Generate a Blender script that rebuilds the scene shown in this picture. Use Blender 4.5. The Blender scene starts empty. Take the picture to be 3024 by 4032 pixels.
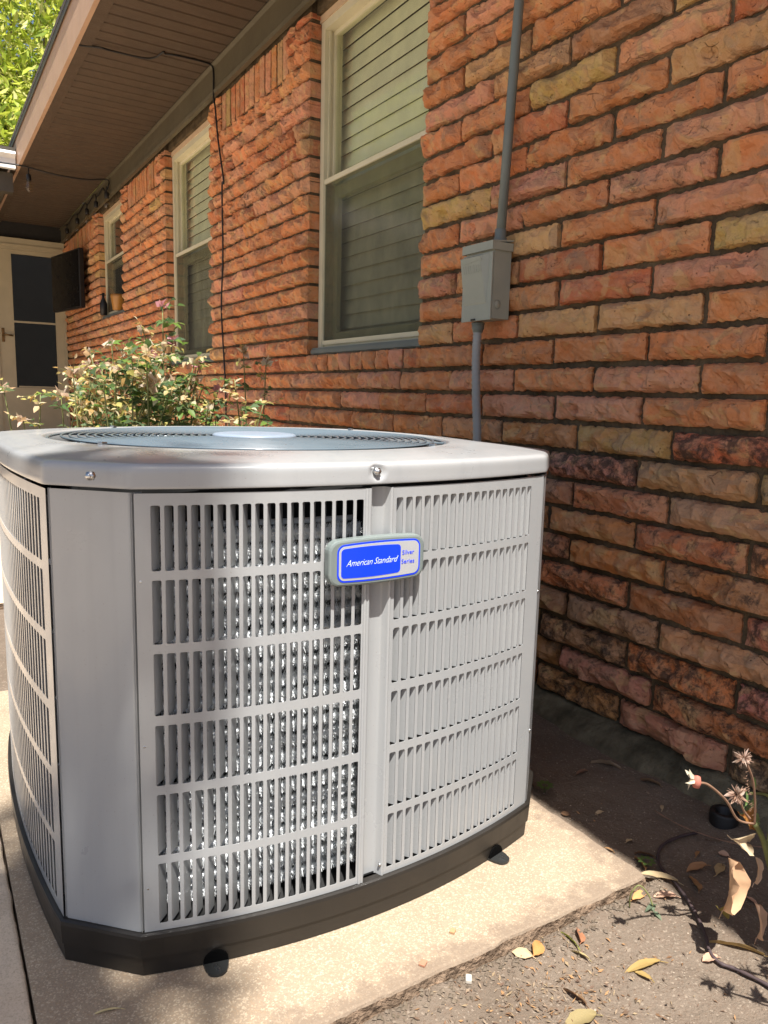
import bpy, bmesh, math, random
import numpy as np
from mathutils import Vector, Matrix, noise

rnd = random.Random(7)
SC = bpy.context.scene
COL = SC.collection

# ------------------------------------------------------------------ camera
CAM = Vector((0.0, 0.0, 0.86))
R0 = Vector(( 0.850849, -0.524768, -0.026076))
def cam_axes():
    yaw, pit, rol = map(math.radians, (31.661, 8.8138, -1.4942))
    f = Vector((math.sin(yaw)*math.cos(pit), math.cos(yaw)*math.cos(pit), -math.sin(pit)))
    r = Vector((math.cos(yaw), -math.sin(yaw), 0)); d = f.cross(r)
    cr, sr = math.cos(rol), math.sin(rol)
    return cr*r + sr*d, -sr*r + cr*d, f
_r, _d, _f = cam_axes()
cd = bpy.data.cameras.new('camera'); cam = bpy.data.objects.new('camera', cd); COL.objects.link(cam)
cam.matrix_world = Matrix(((_r.x, -_d.x, -_f.x, CAM.x), (_r.y, -_d.y, -_f.y, CAM.y), (_r.z, -_d.z, -_f.z, CAM.z), (0, 0, 0, 1)))
cd.sensor_fit = 'VERTICAL'; cd.sensor_height = 36; cd.lens = 36*2960.06/4032
cd.clip_start = 0.02; cd.clip_end = 400
SC.camera = cam

# ------------------------------------------------------------------ light
SUN_DIR = Vector((0.13, 0.43, -1.0))            # the way the light travels
el = math.asin(1.0/SUN_DIR.length)
w = bpy.data.worlds.new('World'); SC.world = w; w.use_nodes = True
nt = w.node_tree; nt.nodes.clear()
sky = nt.nodes.new('ShaderNodeTexSky'); sky.sky_type = 'NISHITA'; sky.sun_disc = False
sky.sun_elevation = el; sky.sun_rotation = math.radians(191); sky.air_density = 0.8; sky.dust_density = 2.0; sky.ozone_density = 0.8
bg = nt.nodes.new('ShaderNodeBackground'); bg.inputs[1].default_value = 0.075
wo = nt.nodes.new('ShaderNodeOutputWorld')
nt.links.new(sky.outputs[0], bg.inputs[0]); nt.links.new(bg.outputs[0], wo.inputs[0])
sd = bpy.data.lights.new('sun', 'SUN'); sd.energy = 5.0; sd.angle = math.radians(0.55); sd.color = (1.0, 0.965, 0.91)
sun = bpy.data.objects.new('sun', sd); COL.objects.link(sun)
sun.rotation_euler = SUN_DIR.to_track_quat('-Z', 'Y').to_euler(); sun.location = (-3, -8, 12)
SC.view_settings.view_transform = 'Standard'; SC.view_settings.look = 'None'
SC.view_settings.exposure = 1.12; SC.view_settings.gamma = 1; SC.view_settings.use_curve_mapping = False
try:
    SC.cycles.max_bounces = 10; SC.cycles.diffuse_bounces = 6; SC.cycles.transparent_max_bounces = 12
    SC.cycles.use_denoising = True
except Exception: pass

# ------------------------------------------------------------------ helpers
class MB:
    """collects shapes; build() links them as one mesh object"""
    def __init__(s): s.v = []; s.f = []; s.c = []; s.sm = []
    def add(s, vs, fs, col=None, smooth=False):
        o = len(s.v); s.v += [tuple(p) for p in vs]
        for f in fs: s.f.append(tuple(i+o for i in f)); s.sm.append(smooth); s.c.append(col)
    def box(s, x0, y0, z0, x1, y1, z1, col=None):
        s.add([(x0,y0,z0),(x1,y0,z0),(x1,y1,z0),(x0,y1,z0),(x0,y0,z1),(x1,y0,z1),(x1,y1,z1),(x0,y1,z1)],
              [(0,3,2,1),(4,5,6,7),(0,1,5,4),(1,2,6,5),(2,3,7,6),(3,0,4,7)], col)
    def rbox(s, c, size, R=None, bev=0.0, col=None):
        bm = bmesh.new(); bmesh.ops.create_cube(bm, size=1)
        for v in bm.verts: v.co = Vector((v.co.x*size[0], v.co.y*size[1], v.co.z*size[2]))
        if bev > 0: bmesh.ops.bevel(bm, geom=bm.edges[:], offset=bev, segments=2, affect='EDGES', profile=.5)
        bm.verts.index_update()
        vs = [((R @ v.co) if R else v.co) + Vector(c) for v in bm.verts]
        s.add(vs, [[v.index for v in f.verts] for f in bm.faces], col); bm.free()
    def tube(s, pts, r, n=8, col=None, caps=True, closed=False):
        pts = [Vector(p) for p in pts]; m = len(pts); rr = r if isinstance(r, (list, tuple)) else [r]*m
        up = None; rings = []
        for i, p in enumerate(pts):
            a = pts[i-1] if (i > 0 or closed) else p; b = pts[(i+1) % m] if (i < m-1 or closed) else p
            t = (b-a).normalized()
            if up is None: up = t.orthogonal().normalized()
            up = (up - t*up.dot(t)); up = up.normalized() if up.length > 1e-6 else t.orthogonal().normalized()
            q = t.cross(up)
            rings.append([p + (up*math.cos(2*math.pi*k/n) + q*math.sin(2*math.pi*k/n))*rr[i] for k in range(n)])
        vs = [v for R_ in rings for v in R_]; fs = []
        for i in range(m if closed else m-1):
            j = (i+1) % m
            for k in range(n): fs.append((i*n+k, i*n+(k+1) % n, j*n+(k+1) % n, j*n+k))
        if caps and not closed: fs += [tuple(range(n))[::-1], tuple((m-1)*n+k for k in range(n))]
        s.add(vs, fs, col, True)
    def lathe(s, prof, c, n=24, axis='z', col=None, R=None):
        vs = []; c = Vector(c)
        for (r, z) in prof:
            for k in range(n):
                a = 2*math.pi*k/n; p = Vector((r*math.cos(a), r*math.sin(a), z))
                if R is not None: p = R @ p
                vs.append(p + c)
        fs = []
        for i in range(len(prof)-1):
            for k in range(n): fs.append((i*n+k, i*n+(k+1) % n, (i+1)*n+(k+1) % n, (i+1)*n+k))
        s.add(vs, fs, col, True)
    def prism(s, poly, x0, x1, plane='yz', col=None):
        n = len(poly)
        if plane == 'yz': a = [(x0,p[0],p[1]) for p in poly]; b = [(x1,p[0],p[1]) for p in poly]
        elif plane == 'xz': a = [(p[0],x0,p[1]) for p in poly]; b = [(p[0],x1,p[1]) for p in poly]
        else: a = [(p[0],p[1],x0) for p in poly]; b = [(p[0],p[1],x1) for p in poly]
        s.add(a+b, [tuple(range(n))[::-1], tuple(range(n, 2*n))] + [(i, (i+1) % n, n+(i+1) % n, n+i) for i in range(n)], col)
    def mesh(s, name, fix=True):
        me = bpy.data.meshes.new(name); me.from_pydata(s.v, [], s.f)
        me.polygons.foreach_set('use_smooth', [bool(x) for x in s.sm])
        if any(c is not None for c in s.c):
            at = me.color_attributes.new('col', 'FLOAT_COLOR', 'CORNER'); arr = []
            for p, c in zip(me.polygons, s.c):
                c = c or (.5, .5, .5); c = tuple(c) + (1.0,)*(4-len(c)); arr += list(c)*p.loop_total
            at.data.foreach_set('color', arr)
        if fix:
            bm = bmesh.new(); bm.from_mesh(me); bmesh.ops.recalc_face_normals(bm, faces=bm.faces[:]); bm.to_mesh(me); bm.free()
        me.update(); return me
    def build(s, name, m, parent=None, kind=None, fix=True):
        return obj(name, s.mesh(name, fix), m, parent, kind)

def obj(name, me, m=None, parent=None, kind=None, loc=None):
    o = bpy.data.objects.new(name, me); COL.objects.link(o)
    if m is not None and me is not None and len(me.materials) == 0: me.materials.append(m)
    if parent is not None:
        o.parent = parent
        if loc is None: o.matrix_parent_inverse = Matrix.Translation(-parent.location)
    if loc is not None: o.location = loc
    if kind: o['kind'] = kind
    return o
def tag(o, label, cat, group=None):
    o['label'] = label; o['category'] = cat
    if group: o['group'] = group
    return o
def thing(name, label, cat, loc=(0, 0, 0), group=None):
    o = bpy.data.objects.new(name, None); COL.objects.link(o); o.location = loc; o.empty_display_size = .05
    return tag(o, label, cat, group)
def smooth_path(pts, n=8):
    pts = [Vector(p) for p in pts]; out = []
    for i in range(len(pts)-1):
        p0 = pts[max(i-1, 0)]; p1 = pts[i]; p2 = pts[i+1]; p3 = pts[min(i+2, len(pts)-1)]
        for k in range(n):
            t = k/n
            out.append(.5*((2*p1) + (p2-p0)*t + (2*p0-5*p1+4*p2-p3)*t*t + (3*p1-p0-3*p2+p3)*t**3))
    out.append(pts[-1]); return out

# ------------------------------------------------------------------ materials
class NT:
    def __init__(s, name):
        s.m = bpy.data.materials.new(name); s.m.use_nodes = True; s.t = s.m.node_tree; s.t.nodes.clear()
        s.out = s.n('ShaderNodeOutputMaterial')
    def n(s, ty, **kw):
        x = s.t.nodes.new(ty)
        for k, v in kw.items():
            if hasattr(x, k): setattr(x, k, v)
        return x
    def l(s, a, b): s.t.links.new(a, b)
    def pos(s, obj=False):
        if obj: return s.n('ShaderNodeTexCoord').outputs['Object']
        return s.n('ShaderNodeNewGeometry').outputs['Position']
    def mapping(s, v, sc):
        m = s.n('ShaderNodeMapping'); m.inputs['Scale'].default_value = sc; s.l(v, m.inputs['Vector']); return m.outputs[0]
    def noise(s, v, sc, det=5, rough=.55, dist=0.0):
        x = s.n('ShaderNodeTexNoise'); x.inputs['Scale'].default_value = sc; x.inputs['Detail'].default_value = det
        x.inputs['Roughness'].default_value = rough; x.inputs['Distortion'].default_value = dist
        s.l(v, x.inputs['Vector']); return x.outputs['Fac']
    def voro(s, v, sc, feature='F1', out='Distance'):
        x = s.n('ShaderNodeTexVoronoi'); x.feature = feature; x.inputs['Scale'].default_value = sc; s.l(v, x.inputs['Vector']); return x.outputs[out]
    def ramp(s, f, a, b, ca=0.0, cb=1.0):
        x = s.n('ShaderNodeMapRange'); x.inputs[1].default_value = a; x.inputs[2].default_value = b
        x.inputs[3].default_value = ca; x.inputs[4].default_value = cb; s.l(f, x.inputs[0]); return x.outputs[0]
    def math(s, op, a, b=None):
        x = s.n('ShaderNodeMath'); x.operation = op
        for i, q in enumerate((a, b)):
            if q is None: continue
            if isinstance(q, (int, float)): x.inputs[i].default_value = q
            else: s.l(q, x.inputs[i])
        return x.outputs[0]
    def mix(s, f, a, b, mode='MIX'):
        x = s.n('ShaderNodeMix'); x.data_type = 'RGBA'; x.blend_type = mode
        for i, q in ((0, f), (6, a), (7, b)):
            if isinstance(q, (int, float)): x.inputs[i].default_value = q
            elif isinstance(q, tuple): x.inputs[i].default_value = q if len(q) == 4 else q+(1,)
            else: s.l(q, x.inputs[i])
        return x.outputs[2]
    def bump(s, h, st, dist):
        x = s.n('ShaderNodeBump'); x.inputs['Strength'].default_value = st; x.inputs['Distance'].default_value = dist; s.l(h, x.inputs['Height']); return x.outputs[0]
    def bsdf(s, col, rough=.7, metal=0, spec=.5, normal=None, coat=0, coat_r=.1, trans=None, emis=None):
        b = s.n('ShaderNodeBsdfPrincipled')
        def st(k, v):
            if v is None or k not in b.inputs: return
            if isinstance(v, (int, float)): b.inputs[k].default_value = v
            elif isinstance(v, tuple): b.inputs[k].default_value = v if len(v) == 4 else v+(1,)
            else: s.l(v, b.inputs[k])
        st('Base Color', col); st('Roughness', rough); st('Metallic', metal); st('Specular IOR Level', spec)
        st('Coat Weight', coat); st('Coat Roughness', coat_r); st('Transmission Weight', trans)
        if normal is not None: s.l(normal, b.inputs['Normal'])
        s.bs = b; s.l(b.outputs[0], s.out.inputs[0]); return s.m

def simple(name, col, rough=.6, metal=0, var=.12, sc=9, bump=0, bsc=80, coat=0, spec=.5, coat_r=.1, obj_coord=False):
    t = NT(name); p = t.pos(obj_coord)
    n = t.noise(p, sc, 5); f = t.ramp(n, .3, .7, 1-var, 1+var)
    h = t.n('ShaderNodeHueSaturation'); h.inputs['Color'].default_value = col+(1,); t.l(f, h.inputs['Value'])
    nm = t.bump(t.noise(p, bsc, 4), bump, .01) if bump else None
    rf = t.ramp(t.noise(p, sc*2.3, 4), .3, .7, max(.03, rough-.06), min(1, rough+.08))
    return t.bsdf(h.outputs[0], rf, metal, spec, nm, coat, coat_r)

def enamel(name, col, rough, coat, coat_r):
    t = NT(name); p = t.pos(); st = t.noise(t.mapping(p, (46, 46, 1.6)), 1, 5, .6); du = t.noise(p, 7, 6, .65)
    c = t.mix(t.ramp(st, .50, .74, 0, .20), col, tuple(q*.74 for q in col)); c = t.mix(t.ramp(du, .50, .74, 0, .15), c, (.42, .40, .36))
    c = t.mix(t.ramp(t.noise(p, 330, 2, .5), .69, .76, 0, .45), c, (.20, .165, .12))
    return t.bsdf(c, t.ramp(du, .35, .7, rough-.04, rough+.16), 0, .5, t.bump(t.noise(p, 3.5, 2, .5), .10, .02), coat, coat_r)
def brick_mat(name, vertex):
    t = NT(name); p = t.pos()
    if vertex:
        a = t.n('ShaderNodeVertexColor'); a.layer_name = 'col'; base, stain = a.outputs['Color'], a.outputs['Alpha']
        off = p
    else:
        a = t.n('ShaderNodeObjectInfo'); base, stain = a.outputs['Color'], a.outputs['Alpha']
        v = t.n('ShaderNodeVectorMath'); v.operation = 'SCALE'; t.l(p, v.inputs[0]); v.inputs['Scale'].default_value = 1.0
        off = v.outputs[0]
    n1 = t.noise(off, 17, 6, .62, .4); n2 = t.noise(off, 60, 5, .6); n3 = t.noise(off, 9, 4, .5, 1.2)
    c = t.mix(t.ramp(n1, .42, .60, 0, .95), base, t.mix(.55, base, (.56, .32, .18), 'MIX'))
    c = t.mix(t.ramp(t.noise(off, 12, 5, .6, .3), .5, .68, 0, .6), c, t.mix(.7, c, (.50, .185, .060)))
    c = t.mix(t.ramp(n3, .58, .72, 0, .38), c, (.19, .125, .08))
    c = t.mix(t.ramp(n2, .55, .78, 0, .45), c, t.mix(.6, c, (.64, .44, .32)))
    pit = t.ramp(t.voro(off, 95), .0, .20, 1, 0)
    pitm = t.math('MULTIPLY', pit, t.ramp(t.noise(off, 26, 3), .50, .66))
    c = t.mix(t.math('MULTIPLY', pitm, .8), c, (.06, .035, .025))
    wv = t.n('ShaderNodeVectorMath'); wv.operation = 'ADD'; nzv = t.n('ShaderNodeTexNoise'); nzv.inputs['Scale'].default_value = 30; t.l(off, nzv.inputs['Vector'])
    sc_ = t.n('ShaderNodeVectorMath'); sc_.operation = 'SCALE'; sc_.inputs['Scale'].default_value = .03; t.l(nzv.outputs['Color'], sc_.inputs[0]); t.l(off, wv.inputs[0]); t.l(sc_.outputs[0], wv.inputs[1])
    crk = t.math('MULTIPLY', t.ramp(t.voro(wv.outputs[0], 21, 'DISTANCE_TO_EDGE'), .0, .035, 1, 0), t.ramp(t.noise(off, 19, 4), .57, .66))
    c = t.mix(t.ramp(t.noise(off, 13, 5, .55, .8), .575, .615, 0, .40), c, (.27, .195, .13))
    c = t.mix(t.ramp(t.noise(off, 15, 4, .5, .9), .57, .62, 0, .40), c, (.60, .41, .18))
    c = t.mix(t.math('MULTIPLY', crk, .16), c, (.10, .055, .035))
    sn = t.noise(off, 34, 8, .75, .25)
    sm = t.n('ShaderNodeMapRange'); t.l(sn, sm.inputs[0])
    th = t.ramp(stain, 0, 1, .74, .42); t.l(th, sm.inputs[1]); t.l(t.math('ADD', th, .13), sm.inputs[2])
    c = t.mix(t.math('MULTIPLY', sm.outputs[0], .82), c, (.035, .028, .024))
    h = t.math('ADD', t.math('MULTIPLY', n2, .6), t.math('SUBTRACT', t.math('MULTIPLY', t.noise(off, 24, 6, .65), 1.6), t.math('ADD', t.math('MULTIPLY', pitm, .9), t.math('MULTIPLY', crk, .5))))
    return t.bsdf(c, .88, 0, .25, t.bump(h, 1.0, .008))

def leaf_mat(name, trans=.35, rough=.5):
    t = NT(name); a = t.n('ShaderNodeVertexColor'); a.layer_name = 'col'
    c = t.mix(t.ramp(t.noise(t.pos(), 60, 3), .35, .7, 0, .35), a.outputs['Color'], t.mix(.5, a.outputs['Color'], (.16, .12, .04)))
    b = t.bsdf(c, rough, 0, .35); tr = t.n('ShaderNodeBsdfTranslucent'); t.l(c, tr.inputs[0])
    m = t.n('ShaderNodeMixShader'); m.inputs[0].default_value = trans
    t.l(t.bs.outputs[0], m.inputs[1]); t.l(tr.outputs[0], m.inputs[2]); t.l(m.outputs[0], t.out.inputs[0]); return t.m

def glass_mat(name, tint=(1, 1, 1), dirt=.06, screen=0.0, gl=.05, refl=1.0):
    t = NT(name)
    tr = t.n('ShaderNodeBsdfTransparent'); tr.inputs[0].default_value = tint+(1,)
    g = t.n('ShaderNodeBsdfGlossy'); g.inputs['Roughness'].default_value = gl; g.inputs['Color'].default_value = (1, 1, 1, 1)
    fr_ = t.n('ShaderNodeFresnel'); fr_.inputs[0].default_value = 1.5; bf = t.n('ShaderNodeNewGeometry').outputs['Backfacing']; fro = t.math('MULTIPLY', t.math('MULTIPLY', fr_.outputs[0], t.math('SUBTRACT', 1.0, bf)), refl)
    m = t.n('ShaderNodeMixShader'); t.l(fro, m.inputs[0]); t.l(tr.outputs[0], m.inputs[1]); t.l(g.outputs[0], m.inputs[2])
    d = t.n('ShaderNodeBsdfDiffuse'); d.inputs[0].default_value = ((.36, .35, .28, 1) if not screen else (.09, .09, .08, 1))
    m2 = t.n('ShaderNodeMixShader')
    p = t.mapping(t.pos(), (1, 3, 1.6)); nz = t.noise(p, 3, 6, .6)
    t.l(t.ramp(nz, .3, .75, dirt*.4+screen, dirt*1.8+screen), m2.inputs[0])
    t.l(m.outputs[0], m2.inputs[1]); t.l(d.outputs[0], m2.inputs[2]); t.l(m2.outputs[0], t.out.inputs[0]); return t.m

PAD_Y0, PAD_X1, JOINT = 0.815, 1.092, 0.087
def concrete_mat(name, a, b, fine, wash=False):
    t = NT(name); p = t.pos()
    c = t.mix(t.ramp(t.noise(p, 2.2, 6, .6, .6), .35, .68), a, b)
    c = t.mix(t.ramp(t.noise(p, 9, 7, .7, .5), .48, .72, 0, .45), c, t.mix(.6, c, (.24, .17, .115)))
    v = t.voro(p, 430, 'F1', 'Color'); sx = t.n('ShaderNodeSeparateColor'); t.l(v, sx.inputs[0])
    c = t.mix(t.ramp(sx.outputs[0], .70, .9, 0, fine*.55), c, (.66, .55, .40))
    c = t.mix(t.ramp(sx.outputs[1], .75, .92, 0, fine*.6), c, (.36, .25, .155))
    c = t.mix(t.ramp(t.noise(p, 210, 3, .8), .48, .68, 0, .6), c, t.mix(.6, c, (.22, .16, .11)))
    if wash:
        sp = t.n('ShaderNodeSeparateXYZ'); t.l(p, sp.inputs[0])
        e = t.math('MAXIMUM', t.ramp(sp.outputs[1], PAD_Y0, PAD_Y0+.10, 1, 0), t.ramp(sp.outputs[0], PAD_X1-.10, PAD_X1, 0, 1))
        k = t.ramp(t.math('ADD', t.math('MULTIPLY', e, .55), t.noise(p, 24, 7, .7)), .78, .98, 0, .75)
        c = t.mix(k, c, (.20, .15, .11))
        c = t.mix(t.ramp(t.noise(p, 5.5, 6, .65, 1.0), .52, .72, 0, .32), c, (.21, .155, .11))
    h = t.math('ADD', t.noise(p, 260, 4, .7), t.math('MULTIPLY', t.noise(p, 30, 5, .6), 1.4))
    return t.bsdf(c, .9, 0, .2, t.bump(h, .5, .004))

def dirt_mat():
    t = NT('dry_dirt'); p = t.pos()
    c = t.mix(t.ramp(t.noise(p, 3.5, 7, .65, .5), .3, .7), (.14, .108, .080), (.215, .170, .130))
    c = t.mix(t.ramp(t.noise(p, 28, 6, .7), .45, .75, 0, .6), c, (.19, .14, .105))
    v = t.voro(p, 330, 'F1', 'Color'); sx = t.n('ShaderNodeSeparateColor'); t.l(v, sx.inputs[0])
    c = t.mix(t.ramp(sx.outputs[0], .90, .97, 0, .30), c, (.50, .41, .32))
    c = t.mix(t.ramp(sx.outputs[1], .80, .95, 0, .6), c, (.17, .12, .085))
    h = t.math('ADD', t.noise(p, 170, 5, .7), t.math('MULTIPLY', t.noise(p, 22, 6, .65), 2.2))
    return t.bsdf(c, .95, 0, .12, t.bump(h, .8, .007))

M = {}
M['brick'] = brick_mat('rock_face_brick', False); M['brick_far'] = brick_mat('rock_face_brick_far', True)
M['mortar'] = simple('dark_mortar', (.115, .085, .052), .95, var=.45, sc=14, bump=.9, bsc=90, spec=.1)
M['footing'] = simple('mortar_footing', (.135, .115, .075), .95, var=.5, sc=16, bump=1, bsc=55, spec=.1)
M['dirt'] = dirt_mat()
M['pad'] = concrete_mat('exposed_concrete', (.30, .232, .162), (.385, .302, .214), .9, True)
M['pad_side'] = simple('soil_stained_edge', (.20, .14, .095), .95, var=.5, sc=40, bump=1, bsc=120, spec=.1)
M['patio'] = concrete_mat('patio_concrete', (.58, .46, .335), (.68, .555, .415), .25)
M['cream'] = simple('cream_paint', (.62, .57, .40), .45, var=.06, bump=.05)
M['tan_trim'] = simple('peach_board', (.58, .42, .27), .6, var=.08)
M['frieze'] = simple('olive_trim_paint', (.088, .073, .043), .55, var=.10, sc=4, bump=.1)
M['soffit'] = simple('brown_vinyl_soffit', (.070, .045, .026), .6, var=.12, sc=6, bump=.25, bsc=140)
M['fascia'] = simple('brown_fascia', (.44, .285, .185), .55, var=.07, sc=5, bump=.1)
M['drip'] = simple('drip_edge_metal', (.06, .05, .035), .5, var=.15)
M['shingle'] = simple('asphalt_shingle', (.08, .07, .06), .95, var=.3, sc=30, bump=.6)
M['dark'] = simple('dark_room', (.02, .018, .016), .9, var=.1)  # near-black: darkness of unlit rooms put into the wall colour
M['blind'] = simple('vinyl_blind', (.80, .77, .66), .6, var=.06)
M['glass'] = glass_mat('window_glass', (.95, .97, .9), .05)
M['screen'] = glass_mat('screened_glass', (.88, .89, .82), .10, .17, .12, .6)
M['door_glass'] = glass_mat('door_glass', (.5, .5, .5), .002, 0, .05, .02)
M['door_paint'] = simple('door_paint', (.46, .40, .27), .5, var=.06)
M['ac_paint'] = enamel('light_grey_enamel', (.322, .328, .327), .30, .3, .12)
M['ac_lid'] = enamel('lid_enamel', (.322, .327, .327), .28, .3, .11)
M['ac_base'] = simple('dark_base_pan', (.016, .0135, .011), .42, var=.15, sc=8)
M['recess_shade'] = simple('black_recess_shade', (.0025, .0025, .0025), .9, var=.1, spec=.05)  # notch shade painted as a black piece, nothing is cut in
M['tab'] = simple('dark_grey_tab', (.024, .025, .024), .38, var=.1)
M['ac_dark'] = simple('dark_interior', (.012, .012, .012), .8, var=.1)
M['grille'] = simple('grille_wire', (.115, .15, .175), .30, var=.08, coat=.4)  # dark grey wire; the blue puts sky reflection into its colour
M['hub'] = simple('hub_cap_paint', (.22, .27, .33), .42, var=.05)
M['alu'] = simple('spine_fin_aluminium', (.84, .86, .87), .34, .25, var=.03)
M['steel'] = simple('zinc_steel', (.55, .56, .56), .3, 1.0, var=.1)
M['badge'] = simple('badge_plastic', (.17, .20, .19), .35, var=.05)
M['badge_silver'] = simple('badge_silver', (.50, .51, .52), .35, .3, var=.04)
M['badge_blue'] = simple('badge_blue', (.004, .045, .80), .35, var=.02)
M['badge_text'] = simple('badge_text', (.60, .70, .86), .4, var=.02)
M['box_paint'] = simple('grey_enamel_box', (.32, .33, .27), .42, var=.06, sc=12, bump=.04)
M['conduit'] = simple('grey_conduit', (.145, .165, .15), .5, var=.12)
M['flex'] = simple('grey_flexible_conduit', (.29, .29, .275), .45, var=.08)
M['black'] = simple('black_plastic', (.008, .007, .007), .5, var=.1)
M['screen_black'] = simple('television_screen', (.004, .004, .005), .22, var=.1, spec=.08)
M['bulb'] = glass_mat('bulb_glass', (.95, .9, .8), .02)
M['white'] = simple('white_metal', (.7, .7, .68), .4, var=.05)
M['leaf'] = leaf_mat('leaf_surface', .48)
M['dryleaf'] = leaf_mat('dry_leaf_surface', .22, .75)
M['petal'] = leaf_mat('petal_surface', .3, .7)
M['stem'] = simple('rose_stem', (.16, .17, .055), .6, var=.3, sc=30)
M['deadstem'] = simple('dry_stem', (.23, .13, .08), .7, var=.3, sc=40)
M['bark'] = simple('tree_bark', (.14, .11, .085), .95, var=.35, sc=12, bump=.8, bsc=30)
M['hose'] = simple('dark_hose', (.055, .035, .035), .7, var=.2, sc=40)
M['pot'] = simple('orange_glaze', (.33, .15, .03), .3, var=.15)
M['brass'] = simple('aged_brass', (.20, .12, .05), .4, .8, var=.2)

# ================================================================== GROUND
PAD_Y0, PAD_X1, JOINT = 0.815, 1.092, 0.087
def dirt_h(x, y):
    h = -.034 + .010*noise.noise(Vector((x*3.1, y*3.1, 0))) + .006*noise.noise(Vector((x*11, y*11, 3))) + .003*noise.noise(Vector((x*34, y*34, 7)))
    if x > 1.0: h += .020*min(1, (x-1.0)/.4)
    d = PAD_Y0-y
    if 0 < d < .12 and x < PAD_X1+.05: h += .020*(1-d/.12)**2*(.5+.5*noise.noise(Vector((x*14, y*9, 1))))
    return h
def axis(parts):
    out = []
    for a, b, st in parts:
        n = max(1, int(round((b-a)/st))); out += [a+(b-a)*i/n for i in range(n)]
    out.append(parts[-1][1]); return out
xs = axis([(-150, -20, 26), (-20, -3, 2), (-3, .2, .2), (.2, 1.50, .0105), (1.50, 12, 1.5), (12, 150, 30)])
ys = axis([(-150, -20, 26), (-20, -3, 2), (-3, .1, .2), (.1, 1.25, .0105), (1.25, 2.4, .04), (2.4, 12, .6), (12, 150, 23)])
mb = MB(); nx, ny = len(xs), len(ys)
mb.v = [(x, y, dirt_h(x, y)) for y in ys for x in xs]
mb.f = [(j*nx+i, j*nx+i+1, (j+1)*nx+i+1, (j+1)*nx+i) for j in range(ny-1) for i in range(nx-1)]
mb.sm = [True]*len(mb.f); mb.c = [None]*len(mb.f)
mb.build('ground', M['dirt'], kind='structure', fix=False)

def slab(name, x0, y0, x1, y1, top, m, jag=0.0, thick=.12):
    """a cast slab with an uneven worn edge on its outline"""
    per = []
    def edge(a, b):
        n = max(2, int((Vector(b)-Vector(a)).length/.012)) if jag else 2
        n = min(n, 140)
        for i in range(n): per.append(Vector(a).lerp(Vector(b), i/n))
    edge((x0, y0), (x1, y0)); edge((x1, y0), (x1, y1)); edge((x1, y1), (x0, y1)); edge((x0, y1), (x0, y0))
    c = Vector(((x0+x1)/2, (y0+y1)/2)); rings = [(0, -thick), (0, -.02), (.0008, -.005), (.003, -.0012), (.007, 0)]
    vs = []; n = len(per)
    for off, z in rings:
        for i, p in enumerate(per):
            j = jag*(noise.noise(Vector((p.x*23, p.y*23, z*30))) + .6*noise.noise(Vector((p.x*70, p.y*70, z*60))))
            dx = (off+j)*(1 if p.x < c.x else -1)*((1 if min(abs(p.x-x0), abs(p.x-x1)) < 1e-5 else 0) if p.x > c.x else 0)
            dy = (off+j)*(1 if p.y < c.y else -1)*(1 if min(abs(p.y-y0), abs(p.y-y1)) < 1e-5 else 0)
            vs.append((p.x+dx, p.y+dy, top+z))
    fs = [(r*n+i, r*n+(i+1) % n, (r+1)*n+(i+1) % n, (r+1)*n+i) for r in range(len(rings)-1) for i in range(n)]
    fs.append(tuple(range((len(rings)-1)*n, len(rings)*n)))
    b = MB(); b.add(vs, fs); o = b.build(name, m, kind='structure')
    if jag:
        o.data.materials.append(M['pad_side'])
        for pl in o.data.polygons:
            if len(pl.vertices) == 4 and max(o.data.vertices[i].co.z for i in pl.vertices) < top-.003: pl.material_index = 1
    return o
slab('concrete_pad', JOINT+.001, PAD_Y0, PAD_X1, 2.30, 0, M['pad'], .0045)
patio = bpy.data.objects.new('patio_paving', None); COL.objects.link(patio); patio['kind'] = 'structure'
for i in range(4):
    for j in range(5):
        y0 = (2.305, -.2, 4.8, 7.2, -2.7)[j]; y1 = (4.795, 2.297, 7.195, 9.3, -.205)[j]
        x1 = JOINT-i*1.5; b = slab('paving_slab', x1-1.497, y0, x1-.0015, y1, -.003, M['patio'], .002); b.parent = patio; del b['kind']
b = slab('paving_slab', JOINT+.004, 3.3, 1.30, 9.3, -.003, M['patio'], .002); b.parent = patio; del b['kind']

# ================================================================== HOUSE
XW = 1.490; PITCH = .077; ZT = .8722; WEND = 9.45; WBEG = -.65
house = thing('brick_house', 'brick house with rock-faced orange brick wall, deep brown eave and white framed windows', 'house', (XW, 3.5, 0))
WIN = [(2.235, 3.125, 1.032, 2.412, 1.757), (4.425, 5.365, 1.032, 2.412, 1.757), (6.64, 7.59, 1.495, 2.412, 2.0)]   # y0, y1, z0, z1, rail
# mortar backing, with the openings left out
b = MB(); ycuts = sorted({WBEG, WEND} | {y for w_ in WIN for y in w_[:2]})
for i in range(len(ycuts)-1):
    y0, y1 = ycuts[i], ycuts[i+1]; op = [w_ for w_ in WIN if w_[0] <= y0 and y1 <= w_[1]]
    x0, x1 = XW+.019, XW+.10
    if not op: b.box(x0, y0+.006, -.1, x1, y1-.006, 2.62)
    else:
        b.box(x0, y0-.0058, -.1, x1, y1+.0058, op[0][2]-.012); b.box(x0+.02, y0, op[0][3]+.03, x1, y1, 2.62)
b.build('mortar', M['mortar'], house)

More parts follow.
